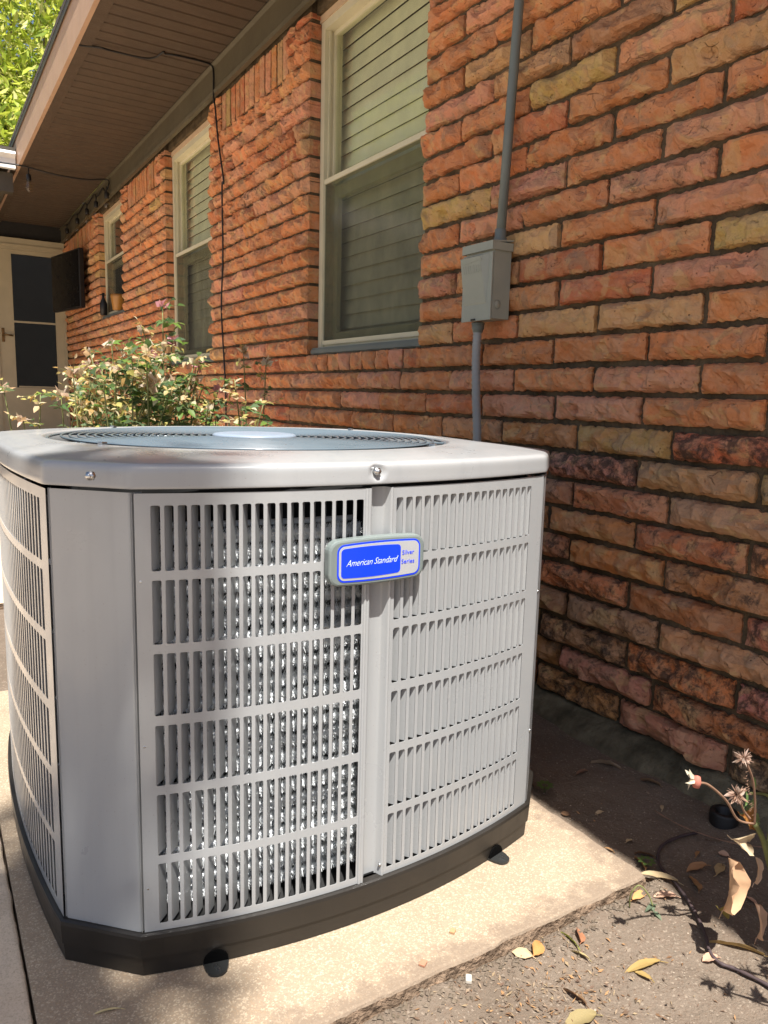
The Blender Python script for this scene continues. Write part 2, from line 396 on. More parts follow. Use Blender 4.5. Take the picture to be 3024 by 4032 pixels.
def brick_mesh(L, H, seed, ny_, nz_, D=.085, amp=1.0):
    """rock-face brick: a bulging face broken by spalls along its edges and shallow scoops"""
    r = random.Random(seed*7+3); vs = []; fs = []
    so = Vector((seed*3.7, seed*1.3, 0)); base = r.uniform(.019, .028)
    tilt = (r.uniform(-.007, .007), r.uniform(-.006, .006)); cuts = []
    nc = max(2, int(L/.032))
    for q in range(nc):                      # spalls: planes rising from the long edges, each over a short run
        sgn = r.choice((-1, 1)); c = -1+2*(q+r.uniform(.1, .9))/nc
        cuts.append((c*L/2, r.uniform(.018, .045), sgn, r.uniform(.001, .010), r.uniform(.30, 1.0), r.uniform(-.35, .35)))
    for sgn in (-1, 1): cuts.append((sgn*L/2, .02, 0, r.uniform(.0, .008), r.uniform(.35, .9), 0))
    scoops = [(r.uniform(-.85, .85)*L/2, r.uniform(-.7, .7)*H/2, r.uniform(.012, .032), r.uniform(.004, .011)) for _ in range(max(1, int(L/.06)))]
    def h(y, z):
        v = base + tilt[0]*y/L*2 + tilt[1]*z/H*2
        for (c, wd, sgn, z0, sl, sk) in cuts:
            if sgn == 0: v = min(v, z0+sl*abs(abs(c)-abs(y)) if y*c > 0 else 9); continue
            d = H/2-sgn*z; a = abs(y-c)/wd
            v = min(v, z0+sl*d+sk*(y-c)*.3+max(0, a-.7)*.02)
        for (cy, cz, R_, dp) in scoops:
            q2 = ((y-cy)/R_)**2+((z-cz)/(R_*.8))**2
            if q2 < 1: v -= dp*(1-q2)
        v += .0038*noise.noise(Vector((y*38, z*38, 0))+so) + .0026*noise.noise(Vector((y*90, z*90, 5))+so) - .0034*abs(noise.noise(Vector((y*55, z*70, 11))+so))
        return max(.0, v)
    for j in range(nz_+1):
        for i in range(ny_+1):
            u = -1+2*i/ny_; v = -1+2*j/nz_
            u = math.copysign(abs(u)**.9, u); v = math.copysign(abs(v)**.85, v)
            jy = jz = 0; bd = 1.0
            if i in (0, ny_): jy = -abs(.0090*noise.noise(Vector((v*2.5, i, 9))+so))*math.copysign(1, u); bd = .25
            elif i in (1, ny_-1): bd = .85
            if j in (0, nz_): jz = -abs(.0125*noise.noise(Vector((u*6*L/.2, j, 2))+so))*math.copysign(1, v); bd = .25
            elif j in (1, nz_-1): bd = min(bd, .85)
            vs.append((.013-h(u*L/2, v*H/2)*bd*amp*1.4, u*L/2+jy, v*H/2+jz))
    W_ = ny_+1
    for j in range(nz_):
        for i in range(ny_): fs.append((j*W_+i, (j+1)*W_+i, (j+1)*W_+i+1, j*W_+i+1))
    ring = [i for i in range(W_)] + [j*W_+ny_ for j in range(1, nz_+1)] + [nz_*W_+i for i in range(ny_-1, -1, -1)] + [j*W_ for j in range(nz_-1, 0, -1)]
    o = len(vs); vs += [(D, vs[i][1], vs[i][2]) for i in ring]; n = len(ring)
    for k in range(n): fs.append((ring[k], ring[(k+1) % n], o+(k+1) % n, o+k))
    return vs, fs

PAL = [((.61, .238, .096), 50), ((.63, .290, .165), 28), ((.60, .350, .160), 6), ((.52, .355, .120), 2), ((.52, .168, .075), 10), ((.44, .21, .11), 4)]
def pick(r):
    x = r.random()*100
    for c, wt in PAL:
        x -= wt
        if x <= 0: break
    k = r.uniform(.86, 1.12); return tuple(min(.75, q*k*r.uniform(.95, 1.05)) for q in c)
BH = .0675
bricks = []                # (yc, zc, L, H, kind, colour, stain)
br = random.Random(21)
OVER = [(1.58, 1.66, 3), (.86, 1.235, 3), (1.40, 1.04, 2), (1.95, 1.42, 3), (2.18, 1.08, 2), (.80, .17, 2), (.86, .32, 2)]
def add_brick(y0, y1, z0, z1, kind):
    yc, zc = (y0+y1)/2, (z0+z1)/2; c = pick(br)
    low = zc < .78 and yc < 2.1
    st = br.random()**3*.7 + (br.uniform(.15, .95) if low else 0)
    for (oy, oz, ci) in OVER:
        if abs(oy-yc) < (y1-y0)/2+.012 and abs(oz-zc) < (z1-z0)/2+.006: c = PAL[ci][0]; st = .15 if oz > .5 else .45
    if low: c = tuple(q*br.uniform(.72, 1.0) for q in c)
    bricks.append((yc, zc, y1-y0, z1-z0, kind, c, min(1, st)))
for k in range(-21, 11):
    zt = ZT - PITCH*k; zb = zt-BH
    if zb > 2.44: continue
    zt = min(zt, 2.452)
    spans = [(WBEG, WEND)]
    for wi, (y0, y1, z0, z1, _) in enumerate(WIN):
        sill = (k == -2 and wi < 2) or (k == -8 and wi == 2)
        if (zb > z0-.02 and zb < z1+.2) or sill:
            ns = []
            for a, c in spans:
                if y1 <= a or y0 >= c: ns.append((a, c)); continue
                ns += [(a, y0), (y1, c)]
            spans = ns
        if sill:
            n = 9; wd = (y1-y0)/n
            for q in range(n): add_brick(y0+q*wd+.005, y0+(q+1)*wd-.005, zb-.001, zt+.004, 'rowlock')
    if zb > 2.262:
        for (a0, a1) in ((3.352, 4.236), (5.58, 6.43), (7.80, 9.2)):
            ns = []
            for a, c in spans:
                if a1 <= a or a0 >= c: ns.append((a, c)); continue
                ns += [(a, a0), (a1, c)]
            spans = ns
    ph = (1.25 if k < 0 else 1.243) if k % 2 == 0 else (1.098 if k < -1 else (1.10 if k < 0 else 1.15))
    for a, c in spans:
        if c-a < .03: continue
        j0 = math.ceil((a-ph)/.31); js = [a] + [ph+.31*i+br.uniform(-.007, .007) for i in range(j0, j0+60) if a+.06 < ph+.31*i < c-.06] + [c]
        for i in range(len(js)-1):
            y0 = js[i]+(.0052 if js[i] not in (WIN[0][1], WIN[1][1], WIN[2][1]) else .0); y1 = js[i+1]-(.0052 if js[i+1] not in (WIN[0][0], WIN[1][0], WIN[2][0]) else 0)
            add_brick(y0, y1, zb+br.uniform(-.0015, .0015), zt+br.uniform(-.0015, .0015), 'stretcher')
for (a0, a1) in ((3.352, 4.236), (5.58, 6.43), (7.80, 9.2)):
    n = round((a1-a0)/.0668); wd = (a1-a0)/n
    for q in range(n): add_brick(a0+q*wd+.0045, a0+(q+1)*wd-.0045, 2.268, 2.45, 'soldier')
def screen_size(bk):
    v = Vector((XW, bk[0], bk[1]))-CAM; d = v.dot(_f)
    if d < .3: return 0
    px, py = v.dot(_r)/d, v.dot(_d)/d
    if abs(px) > .56 or abs(py) > .73: return 0
    if bk[1] < .74 and 1.45 < bk[0] < 2.6: return 0
    return bk[2]*bk[3]/d**2*(XW/v.length)
order = sorted(range(len(bricks)), key=lambda i: -screen_size(bricks[i]))
near = set(order[:298])
SIZES = {'full': (.297, BH, 18, 30, 9), 'half': (.145, BH, 10, 15, 9), 'rowlock': (.089, BH, 6, 8, 8), 'soldier': (.058, .182, 6, 5, 12)}
VAR = {}
for nm, (L, H, nv, a, c) in SIZES.items():
    VAR[nm] = []
    for s_ in range(nv):
        vs, fs = brick_mesh(L, H, s_+1+{'full': 0, 'half': 40, 'rowlock': 70, 'soldier': 90}[nm], a, c, amp=.35 if nm == 'soldier' else (.8 if nm == 'rowlock' else 1))
        me = bpy.data.meshes.new('brick'); me.from_pydata(vs, [], fs); me.polygons.foreach_set('use_smooth', [False for i in range(len(fs))])
        me.materials.append(M['brick']); VAR[nm].append(me)
far = MB(); farc = []
for i, (yc, zc, L, H, kind, c, st) in enumerate(bricks):
    key = kind if kind in ('rowlock', 'soldier') else ('full' if L > .2 else 'half')
    if i in near:
        o = bpy.data.objects.new('brick', br.choice(VAR[key])); COL.objects.link(o); o.parent = house
        o.matrix_parent_inverse = Matrix.Translation(-house.location)
        o.location = (XW+br.uniform(-.003, .003), yc, zc); s0 = SIZES[key]
        fl = br.random() < .5
        o.scale = ((.5 if 1.50 < yc < 1.98 and 1.05 < zc < 1.34 else 1), (L/s0[0]), (H/s0[1])); o.color = c+(st,)
    else:
        vs, fs = brick_mesh(L, H, br.randint(1, 9999), max(3, int(L/.028)), 4, .085, .35 if key == 'soldier' else 1)
        dx = XW+br.uniform(-.003, .003)
        far.add([(v[0]+dx, v[1]+yc, v[2]+zc) for v in vs], fs, c+(st,), False)
o = far.build('brick', M['brick_far'], house, kind='stuff', fix=False); o.name = 'brick_courses'

# footing of mortar along the foot of the wall
b = MB(); fy = [WBEG+.03*i for i in range(int((WEND-WBEG)/.03))]
vs = []; prof = [(XW+.02, .036), (XW-.012, .030), (XW-.030, .016), (XW-.055, .0), (XW-.075, -.022), (XW-.09, -.06)]
for y in fy:
    for i, (x, z) in enumerate(prof):
        q = noise.noise(Vector((y*9, i*.7, 0))); q2 = noise.noise(Vector((y*31, i*1.3, 4)))
        vs.append((x+.016*q*(i > 0)+.009*q2, y, z+.009*q+.007*q2))
n = len(prof)
b.add(vs, [(i*n+j, i*n+j+1, (i+1)*n+j+1, (i+1)*n+j) for i in range(len(fy)-1) for j in range(n-1)], None, True)
b.build('footing', M['footing'], house)

# room behind the wall, its dimness put into near-black walls
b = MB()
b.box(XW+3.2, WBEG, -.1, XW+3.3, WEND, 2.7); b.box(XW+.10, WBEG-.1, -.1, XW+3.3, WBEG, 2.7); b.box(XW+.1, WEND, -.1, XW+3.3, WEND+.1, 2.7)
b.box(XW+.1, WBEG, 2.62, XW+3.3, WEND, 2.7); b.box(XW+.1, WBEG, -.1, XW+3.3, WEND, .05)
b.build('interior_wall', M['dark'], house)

def window(y0, y1, z0, z1, rail, blind=True):
    f = MB(); x = XW+.062
    fw = .034
    f.box(x, y0, z0+.03, x+.085, y0+fw, z1); f.box(x, y1-fw, z0+.03, x+.085, y1, z1); f.box(x, y0+fw, z1-fw, x+.085, y1-fw, z1)
    f.box(x+.012, y0+fw, z0+.03, x+.085, y1-fw, z0+.03+fw*.8)
    win = f.build('window', M['cream'], house)
    def part(name, fn, m):
        q = MB(); fn(q); return q.build(name, m, win)
    part('sill', lambda q: (q.box(x-.030, y0, z0, x+.085, y1, z0+.0295), q.box(x-.038, y0+.004, z0+.004, x-.0305, y1-.004, z0+.02)), M['conduit'])
    def up(q):   # upper sash, set back
        a = .018; xx = x+.040
        q.box(xx, y0+fw, rail, xx+.02, y0+fw+a, z1-fw); q.box(xx, y1-fw-a, rail, xx+.02, y1-fw, z1-fw)
        q.box(xx, y0+fw+a, z1-fw-a, xx+.02, y1-fw-a, z1-fw)
        q.box(x+.018, y1-fw-.008, rail, x+.026, y1-fw, z1-fw); q.box(x+.018, y0+fw, rail, x+.026, y0+fw+.008, z1-fw)
    part('upper_sash', up, M['cream'])
    def mid(q):
        q.box(x+.004, y0+fw-.012, rail, x+.034, y1-fw+.012, rail+.020)
        q.box(x+.030, y0+fw, rail+.0205, x+.055, y1-fw, rail+.034)
    part('meeting_rail', mid, M['cream'])
    def scr(q):  # thin screen frame over the lower sash
        a = .013; xx = x+.004
        q.box(xx, y1-fw-a+.008, z0+.03, xx+.014, y1-fw+.008, rail-.001); q.box(xx, y0+fw-.008, z0+.03, xx+.014, y0+fw+a-.008, rail-.001)
        q.box(xx, y0+fw+a-.008, z0+.044, xx+.014, y1-fw-a+.008, z0+.062)
    part('screen_frame', scr, M['cream'])
    def low(q):
        a = .035; xx = x+.055
        q.box(xx, y1-fw-a, z0+.06, xx+.02, y1-fw, rail); q.box(xx, y0+fw, z0+.06, xx+.02, y0+fw+a, rail)
        q.box(xx, y0+fw+a, z0+.06, xx+.02, y1-fw-a, z0+.10); q.box(xx, y0+fw+a, rail-.05, xx+.02, y1-fw-a, rail-.001)
    part('lower_sash', low, M['cream'])
    part('upper_pane', lambda q: q.box(x+.048, y0+fw+.018, rail+.02, x+.052, y1-fw-.018, z1-fw-.018), M['glass'])
    part('screen_pane', lambda q: q.box(x+.009, y0+fw+.004, z0+.0625, x+.011, y1-fw-.004, rail-.001), M['screen'])
    if blind:
        tilt = math.radians(-77); nsl = int((z1-z0-.03)/.0625)
        R = Matrix.Rotation(tilt, 3, 'Y'); q = MB(); q.rbox((0, 0, 0), (.0668, y1-y0+.12, .003), R)
        sm = q.mesh('blind_slat'); sm.materials.append(M['blind'])
        for i in range(nsl):
            o = obj('blind_slat', sm, None, win); o.location = (x+.115, (y0+y1)/2, z0+.09+i*.0625)
    part('header_board', lambda q: q.box(x-.004, y0-.01, z1+.001, x+.02, y1+.01, z1+.2), M['tan_trim'])
    return win
for i, a in enumerate(WIN): window(a[0]+.0025, a[1]-.0025, *a[2:], blind=i < 2)

# eave ------------------------------------------------------------
ZS = 2.607; XF = .806; EY0, EY1 = -2.0, 9.45
b = MB()   # frieze board along the top of the wall: flat face, ogee lip below, thin bead above
b.prism([(XW-.006, 2.452), (XW-.030, 2.452), (XW-.034, 2.470), (XW-.024, 2.482), (XW-.024, 2.592), (XW-.040, 2.600), (XW-.040, ZS-.001), (XW-.006, ZS-.001)], EY0, EY1, 'xz')
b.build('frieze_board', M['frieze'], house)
sm = MB(); sw = .1035       # one soffit board: two shallow V-laps
sm.prism([(-.0515, .0), (-.0515, -.004), (-.047, -.0095), (.039, -.0075), (.0435, -.0015), (.0515, -.001), (.0515, .0)], XF+.060, XW-.041, 'yz') if False else None
prof = [(-.0515, .004), (-.0515, -.001), (-.046, -.0085), (.040, -.0085), (.0455, -.001), (.0515, -.001), (.0515, .004)]
a = [(XF+.060, p[0], p[1]) for p in prof]; c = [(XW-.041, p[0], p[1]) for p in prof]; n = len(prof)
sm.add(a+c, [tuple(range(n)), tuple(range(n, 2*n))[::-1]] + [(i, (i+1) % n, n+(i+1) % n, n+i) for i in range(n)])
sme = sm.mesh('soffit_board'); sme.materials.append(M['soffit'])
for i in range(int((EY1-EY0)/sw)):
    y = EY0+.05+i*sw
    if y > EY1-.05: break
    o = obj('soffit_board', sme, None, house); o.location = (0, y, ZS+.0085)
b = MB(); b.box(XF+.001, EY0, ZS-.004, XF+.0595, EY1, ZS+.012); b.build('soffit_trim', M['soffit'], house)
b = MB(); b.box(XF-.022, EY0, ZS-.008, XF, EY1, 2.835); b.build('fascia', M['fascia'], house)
b = MB(); b.prism([(XF-.032, 2.812), (XF-.030, 2.810), (XF-.0285, 2.838), (XF+.02, 2.850), (XF+.02, 2.862), (XF-.033, 2.842)], EY0, EY1, 'xz'); b.build('drip_edge', M['drip'], house)
b = MB(); b.prism([(XF-.035, 2.8435), (XF-.036, 2.868), (XF+5, 4.60), (XF+5, 4.50), (XF+.02, 2.866)], EY0, EY1, 'xz'); b.build('roof', M['shingle'], house)

# end wall with the storm door -----------------------------------
b = MB()
b.box(-.6, WEND, -.05, .775, WEND+.12, 2.8); b.box(.775, WEND, 2.45, XW+.1, WEND+.12, 2.8); b.box(.775, WEND, -.05, XW+.1, WEND+.12, .30)
b.box(-.6, WEND+.121, -.05, -.5, WEND+1.4, 2.8); b.box(XW+.1, WEND+.121, -.05, XW+.2, WEND+1.4, 2.8); b.box(-.6, WEND+1.401, -.05, XW+.2, WEND+1.5, 2.8); b.box(1.457, WEND+.021, .3, XW+.1, WEND+.12, 2.45)
b.build('end_wall', M['dark'], house)
def fr(q, x0, x1, z0, z1, y=WEND-.03, d=.05): q.box(x0, y, z0, x1, y+d, z1)
b = MB()
fr(b, .79, .944, .36, 2.325); fr(b, 1.372, 1.456, .36, 2.325); fr(b, .944, 1.372, .36, .842); fr(b, .944, 1.372, 2.285, 2.325)
door = b.build('door', M['door_paint'], house)
b = MB(); b.box(.965, WEND-.036, .845, 1.36, WEND-.031, .86); b.box(.92, WEND-.038, .80, 1.40, WEND-.0305, .835); b.build('kick_panel_bead', M['door_paint'], door)
b = MB(); b.box(.944, WEND-.034, 1.552, 1.372, WEND-.005, 1.572); b.build('cross_bar', M['door_paint'], door)
b = MB(); b.box(.944, WEND-.012, .842, 1.372, WEND-.008, 2.285); b.build('pane', M['door_glass'], door)
b = MB(); b.rbox((.828, WEND-.036, 1.41), (.028, .012, .15), bev=.004); b.tube([(.828, WEND-.04, 1.41), (.828, WEND-.075, 1.41), (.86, WEND-.085, 1.412), (.925, WEND-.08, 1.405)], .009); b.build('handle', M['brass'], door)
b = MB(); fr(b, .70, .789, .30, 2.45, WEND-.045, .06); fr(b, 1.457, XW-.004, .30, 2.45, WEND-.045, .06); fr(b, .789, 1.457, 2.326, 2.45, WEND-.045, .06)
b.box(.789, WEND-.055, 2.37, 1.457, WEND-.0455, 2.385); b.build('door_frame', M['door_paint'], house)
b = MB(); b.box(.7, WEND-.35, -.02, XW-.02, WEND-.046, .298); b.build('door_step', M['dark'], house)

# ================================================================== PORCH ROOF
pr = thing('porch_roof', 'low patio cover with a white gutter joining the far end of the brown eave', 'porch roof', (-1.5, 9, 2.7))
b = MB(); b.box(-5.0, 7.06, 2.712, XF-.03, 11.5, 2.752); b.build('roof_deck', M['drip'], pr)
b = MB(); b.prism([(7.03, 2.585), (7.08, 2.585), (7.08, 2.711), (7.01, 2.711), (7.0, 2.69), (7.03, 2.66)], -5.0, XF-.035, 'yz'); b.build('gutter', M['white'], pr)
b = MB(); b.box(-5.0, 7.12, 2.42, XF-.05, 7.22, 2.57); b.box(-5, 7.23, 2.55, XF-.05, 11.4, 2.56); b.build('beam', M['drip'], pr)
b = MB(); b.box(-4.6, 7.10, -.01, -4.48, 7.22, 2.419); b.build('post', M['drip'], pr)
b = MB(); b.box(-5.0, 11.4, -.02, .75, 11.5, 2.71); b.build('back_wall', M['dark'], pr)

# ================================================================== AIR CONDITIONER
CX, CY = .607, 1.481
ac = thing('air_conditioner', 'light grey outdoor air conditioner unit with louvered sides standing on a concrete pad', 'air conditioner', (CX, CY, 0))
def yb(x): return .968+.057*((x-CX)/.373)**2
def xb(y): return .116+.025*((y-CY)/.366)**2
def outline(off=0.0, n=26):
    """plan outline of the cabinet (counter-clockwise from the left front chamfer), pushed outwards by off"""
    P = []
    for i in range(n+1): x = .2347+(.9793-.2347)*i/n; P.append((x, yb(x)))
    for i in range(n+1): y = 1.1155+(1.8465-1.1155)*i/n; P.append((2*CX-xb(y), y))
    for i in range(n+1): x = .9793-(.9793-.2347)*i/n; P.append((x, 2*CY-yb(x)))
    for i in range(n+1): y = 1.8465-(1.8465-1.1155)*i/n; P.append((xb(y), y))
    if off:
        m = len(P); Q = []
        for i in range(m):
            a = Vector(P[i-1]); c = Vector(P[(i+1) % m]); t = (c-a).normalized(); Q.append((P[i][0]+t.y*off, P[i][1]-t.x*off))
        P = Q
    return P
def loft(b, rings, cap0=False, cap1=False, smooth=False):
    n = len(rings[0]); vs = [v for r in rings for v in r]; fs = []
    for i in range(len(rings)-1):
        for k in range(n): fs.append((i*n+k, i*n+(k+1) % n, (i+1)*n+(k+1) % n, (i+1)*n+k))
    if cap0: fs.append(tuple(range(n))[::-1])
    if cap1: fs.append(tuple((len(rings)-1)*n+k for k in range(n)))
    b.add(vs, fs, None, smooth)
# base pan
b = MB(); loft(b, [[(x, y, z) for x, y in outline(o)] for o, z in ((.001, .0015), (.003, .030), (.006, .032), (.008, .064), (.007, .069), (.003, .0705), (-.008, .0705))], True, False)
base = b.build('base_pan', M['ac_base'], ac)
for fx in (.335, .882):
    c = Vector((fx, yb(fx)-.004, 0)); sl = .114*(fx-CX)/.373/.373*.5*2
    a = math.atan2(.114*(fx-CX)/.139, 1)
    R = Matrix.Rotation(a, 3, 'Z')
    poly = [Vector((-.020, .006)), Vector((-.017, -.012))] + [Vector((.015*math.cos(math.pi+math.pi*k/8), -.016+.012*math.sin(math.pi+math.pi*k/8))) for k in range(9)] + [Vector((.017, -.012)), Vector((.020, .006))]
    t = MB(); pts = [R @ Vector((p.x, p.y, 0)) + c for p in poly]
    t.prism([(p.x, p.y) for p in pts], .0012, .005, 'xy')
    ft = t.build('foot_tab', M['tab'], base); t = MB()
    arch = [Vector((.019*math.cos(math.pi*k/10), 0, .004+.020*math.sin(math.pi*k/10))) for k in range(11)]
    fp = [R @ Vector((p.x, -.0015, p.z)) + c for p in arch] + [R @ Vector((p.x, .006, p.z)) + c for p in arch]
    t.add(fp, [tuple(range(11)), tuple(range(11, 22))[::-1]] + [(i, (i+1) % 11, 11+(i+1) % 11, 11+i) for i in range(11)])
    t.build('tab_recess_shade', M['recess_shade'], base)
    t = MB(); t.rbox(R @ Vector((0, -.016, 0)) + c + Vector((0, 0, .0065)), (.003, .010, .004), Matrix.Rotation(.3, 3, 'Z')); t.build('tab_slot', M['steel'], base)

ZB, ZP = .0708, .7215
ROWS = [(.614, .705), (.5095, .601), (.4045, .496), (.2985, .390), (.190, .285), (.082, .1775)]
def slotted(b, f, s0, s1, slots, sw_, z0=ZB, z1=ZP, lip=.0009):
    """sheet metal with rounded slots; f(s) -> (point xy, outward normal xy)"""
    def P(s, z, d=0.0):
        p, n_ = f(s); return (p[0]-n_[0]*d, p[1]-n_[1]*d, z)
    pitch = slots[1]-slots[0]; gap = pitch-sw_
    scuts = [slots[0]-gap/2+i*pitch for i in range(len(slots)+1)]
    zr = sorted(ROWS); 
    zcuts = []
    for i, (a, c) in enumerate(zr):
        lo = (zr[i-1][1]+a)/2 if i else a-.006; hi = (c+zr[i+1][0])/2 if i < len(zr)-1 else c+.006; zcuts.append((lo, hi))
    def quad(sa, sb, za, zb, n_=1):
        for k in range(n_):
            a = sa+(sb-sa)*k/n_; c = sa+(sb-sa)*(k+1)/n_
            b.add([P(a, za), P(c, za), P(c, zb), P(a, zb)], [(0, 1, 2, 3)], None, True)
    quad(s0, scuts[0], z0, z1); quad(scuts[-1], s1, z0, z1)
    for j in range(len(slots)):
        quad(scuts[j], scuts[j+1], z0, zcuts[0][0]); quad(scuts[j], scuts[j+1], zcuts[-1][1], z1)
    r = .0024
    for (a, c), (lo, hi) in zip(zr, zcuts):
        for j, sl in enumerate(slots):
            sa, sb = sl, sl+sw_
            inn = []
            for (cx_, cz_, a0) in ((sa+r, a+r, math.pi), (sb-r, a+r, 1.5*math.pi), (sb-r, c-r, 0), (sa+r, c-r, .5*math.pi)):
                for q in range(3): t = a0+q*math.pi/4; inn.append((cx_+r*math.cos(t), cz_+r*math.sin(t)))
            A, B = scuts[j], scuts[j+1]
            outp = [(A, a+r), (A, lo), (sa+r, lo), (sb-r, lo), (B, lo), (B, a+r), (B, c-r), (B, hi), (sb-r, hi), (sa+r, hi), (A, hi), (A, c-r)]
            vs = [P(s, z) for s, z in outp] + [P(s, z) for s, z in inn] + [P(s, z, lip) for s, z in inn]
            n_ = 12
            fs = [(k, (k+1) % n_, n_+(k+1) % n_, n_+k) for k in range(n_)] + [(n_+k, n_+(k+1) % n_, 2*n_+(k+1) % n_, 2*n_+k) for k in range(n_)]
            b.add(vs, fs, None, False)
def ffront(x):
    d = .114*(x-CX)/.139; n_ = Vector((d, -1)).normalized(); return (x, yb(x)), n_
def fleft(y):
    d = .05*(y-CY)/.134; n_ = Vector((-1, d)).normalized(); return (xb(y), y), n_
def fright(y):
    p, n_ = fleft(y); return (2*CX-p[0], p[1]), Vector((-n_.x, n_.y))
def fback(x):
    p, n_ = ffront(x); return (p[0], 2*CY-p[1]), Vector((n_.x, -n_.y))
def fin_mesh(w_, d, h):
    b = MB(); t = .0009          # a louver bent inwards from one edge of its slot, with a rounded toe
    L = Vector((w_, d, 0)); nrm = Vector((d, -w_, 0)).normalized()*t
    prof = [(0, 0), (1, .0), (1, 1-.04), (.93, 1), (0, 1)]
    A = [L*p[0]+Vector((0, 0, (p[1]-.5)*h)) for p in prof]; B = [v+nrm for v in A]
    n_ = len(prof); b.add(A+B, [tuple(range(n_)), tuple(range(n_, 2*n_))[::-1]] + [(i, (i+1) % n_, n_+(i+1) % n_, n_+i) for i in range(n_)])
    return b
SLW = .0122; FIN_D = .0200; FIN_W = .0110
SL_L = [.2572+i*.01718 for i in range(18)]; SL_R = [.6195+i*.01795 for i in range(18)]
def panel(name, f, s0, s1, slots, hinge, sign, limit=None, fins=True, FIN_W=.0100, FIN_D=.0190):
    b = MB(); slotted(b, f, s0, s1, slots, SLW)
    pn = b.build(name, M['ac_paint'], ac, fix=False)
    if not fins: return pn
    meshes = {}; rest = MB()
    for ri, (za, zc) in enumerate(ROWS):
        h = zc-za-.001
        key = round(h, 4)
        for j, sl in enumerate(slots):
            s = sl if hinge == 0 else sl+SLW
            p, n_ = f(s); tx = Vector((-n_.y, n_.x))
            if key not in meshes:
                fb = fin_mesh(FIN_W*sign, FIN_D, h); fm = fb.mesh('louver_fin'); fm.materials.append(M['ac_paint']); meshes[key] = fm
            loc = Vector((p[0]-n_.x*.0015, p[1]-n_.y*.0015, (za+zc)/2)); ang = math.atan2(tx.y, tx.x)
            if limit and not (limit[0] <= j < limit[1]):
                R = Matrix.Rotation(ang, 3, 'Z'); fb = fin_mesh(FIN_W*sign, FIN_D, h)
                rest.add([R @ Vector(v) + loc for v in fb.v], fb.f); continue
            o = obj('louver_fin', meshes[key], None, pn); o.location = loc; o.rotation_euler = (0, 0, ang)
    if rest.v: q = rest.build('louver_fin_rows', M['ac_paint'], pn, kind='stuff')
    return pn
panel('grille_panel', ffront, .2372, .5640, SL_L, 0, 1)
panel('grille_panel', ffront, .6130, .9760, SL_R, 1, -1, FIN_W=.0115, FIN_D=.0185)
SL_S = [1.150+i*.0183 for i in range(36)]
def fleft_r(s): return fleft(2*CY-s)           # runs so that the tangent has the front panel's handedness
panel('grille_panel', fleft_r, 2*CY-1.8450, 2*CY-1.1175, [2*CY-y-SLW for y in SL_S[::-1]], 1, -1, (18, 36))
panel('grille_panel', fright, 1.1175, 1.8450, SL_S, 0, 1, None, False)
panel('grille_panel', lambda s: fback(2*CX-s), .2372, .9760, [.2572+i*.0183 for i in range(38)], 0, 1, None, False)
# centre channel: rolled beads and a recessed web
def sheet(name, plan, z0, z1, m, parent=ac, smooth=False):
    b = MB(); n_ = len(plan)
    b.add([(p[0], p[1], z0) for p in plan]+[(p[0], p[1], z1) for p in plan], [(i, i+1, n_+i+1, n_+i) for i in range(n_-1)], None, smooth)
    return b.build(name, m, parent, fix=False)
c = .968
sheet('centre_channel', [(.5635, c+.004), (.5645, c-.001), (.5665, c-.0028), (.5690, c-.001), (.5705, c-.0008), (.5725, c-.0022), (.5755, c+.001), (.5800, c+.0115), (.5845, c+.0128), (.6010, c+.0128), (.6050, c+.0105),
                          (.6085, c+.0010), (.6105, c-.0015), (.6125, c-.0015), (.6140, c+.004)], ZB, ZP, M['ac_paint'], smooth=True)
# corner posts
def post(pts, name='corner_post'):
    P = [Vector(p) for p in pts]; out = []
    for i, p in enumerate(P):
        if 0 < i < len(P)-1:
            a = (P[i-1]-p).normalized(); e = (P[i+1]-p).normalized(); out += [p+a*.006, p+a*.0025+e*.001, p+e*.0025+a*.001, p+e*.006]
        else: out.append(p)
    return sheet(name, [(p.x, p.y) for p in out], ZB, ZP+.001, M['ac_paint'], smooth=True)
mx = lambda x: 2*CX-x
my = lambda y: 2*CY-y
post([(.150, 1.135), (.1485, 1.119), (.1425, 1.1155), (.2340, 1.0256), (.2362, 1.030), (.250, 1.034)])
post([(.9775, 1.0330), (.9775, 1.0265), (.9850, 1.0285), (mx(.1425), 1.1155), (mx(.1525), 1.118)])
post([(.2352, my(1.033)), (.2330, my(1.0262)), (.1425, my(1.1155)), (.1525, my(1.118))])
post([(mx(.1525), my(1.118)), (mx(.1425), my(1.1155)), (.981, my(1.0262)), (.978, my(1.033))])
for (x, y, z, nx_, ny_) in ((.2440, 1.0235, .60, -.22, -1), (.2440, 1.0235, .36, -.22, -1), (.2440, 1.0235, .14, -.22, -1), (.6075, .9690, .090, 0, -1), (.9815, 1.0268, .50, .2, -1), (.9815, 1.0268, .22, .2, -1)):
    t = MB(); nv = Vector((nx_, ny_, 0)).normalized(); t.lathe([(0, .0016), (.0022, .0014), (.0030, .0002), (.0030, -.002)], (x, y, z), 8, R=nv.to_track_quat('Z', 'Y').to_matrix()); t.build('screw', M['steel'], ac)
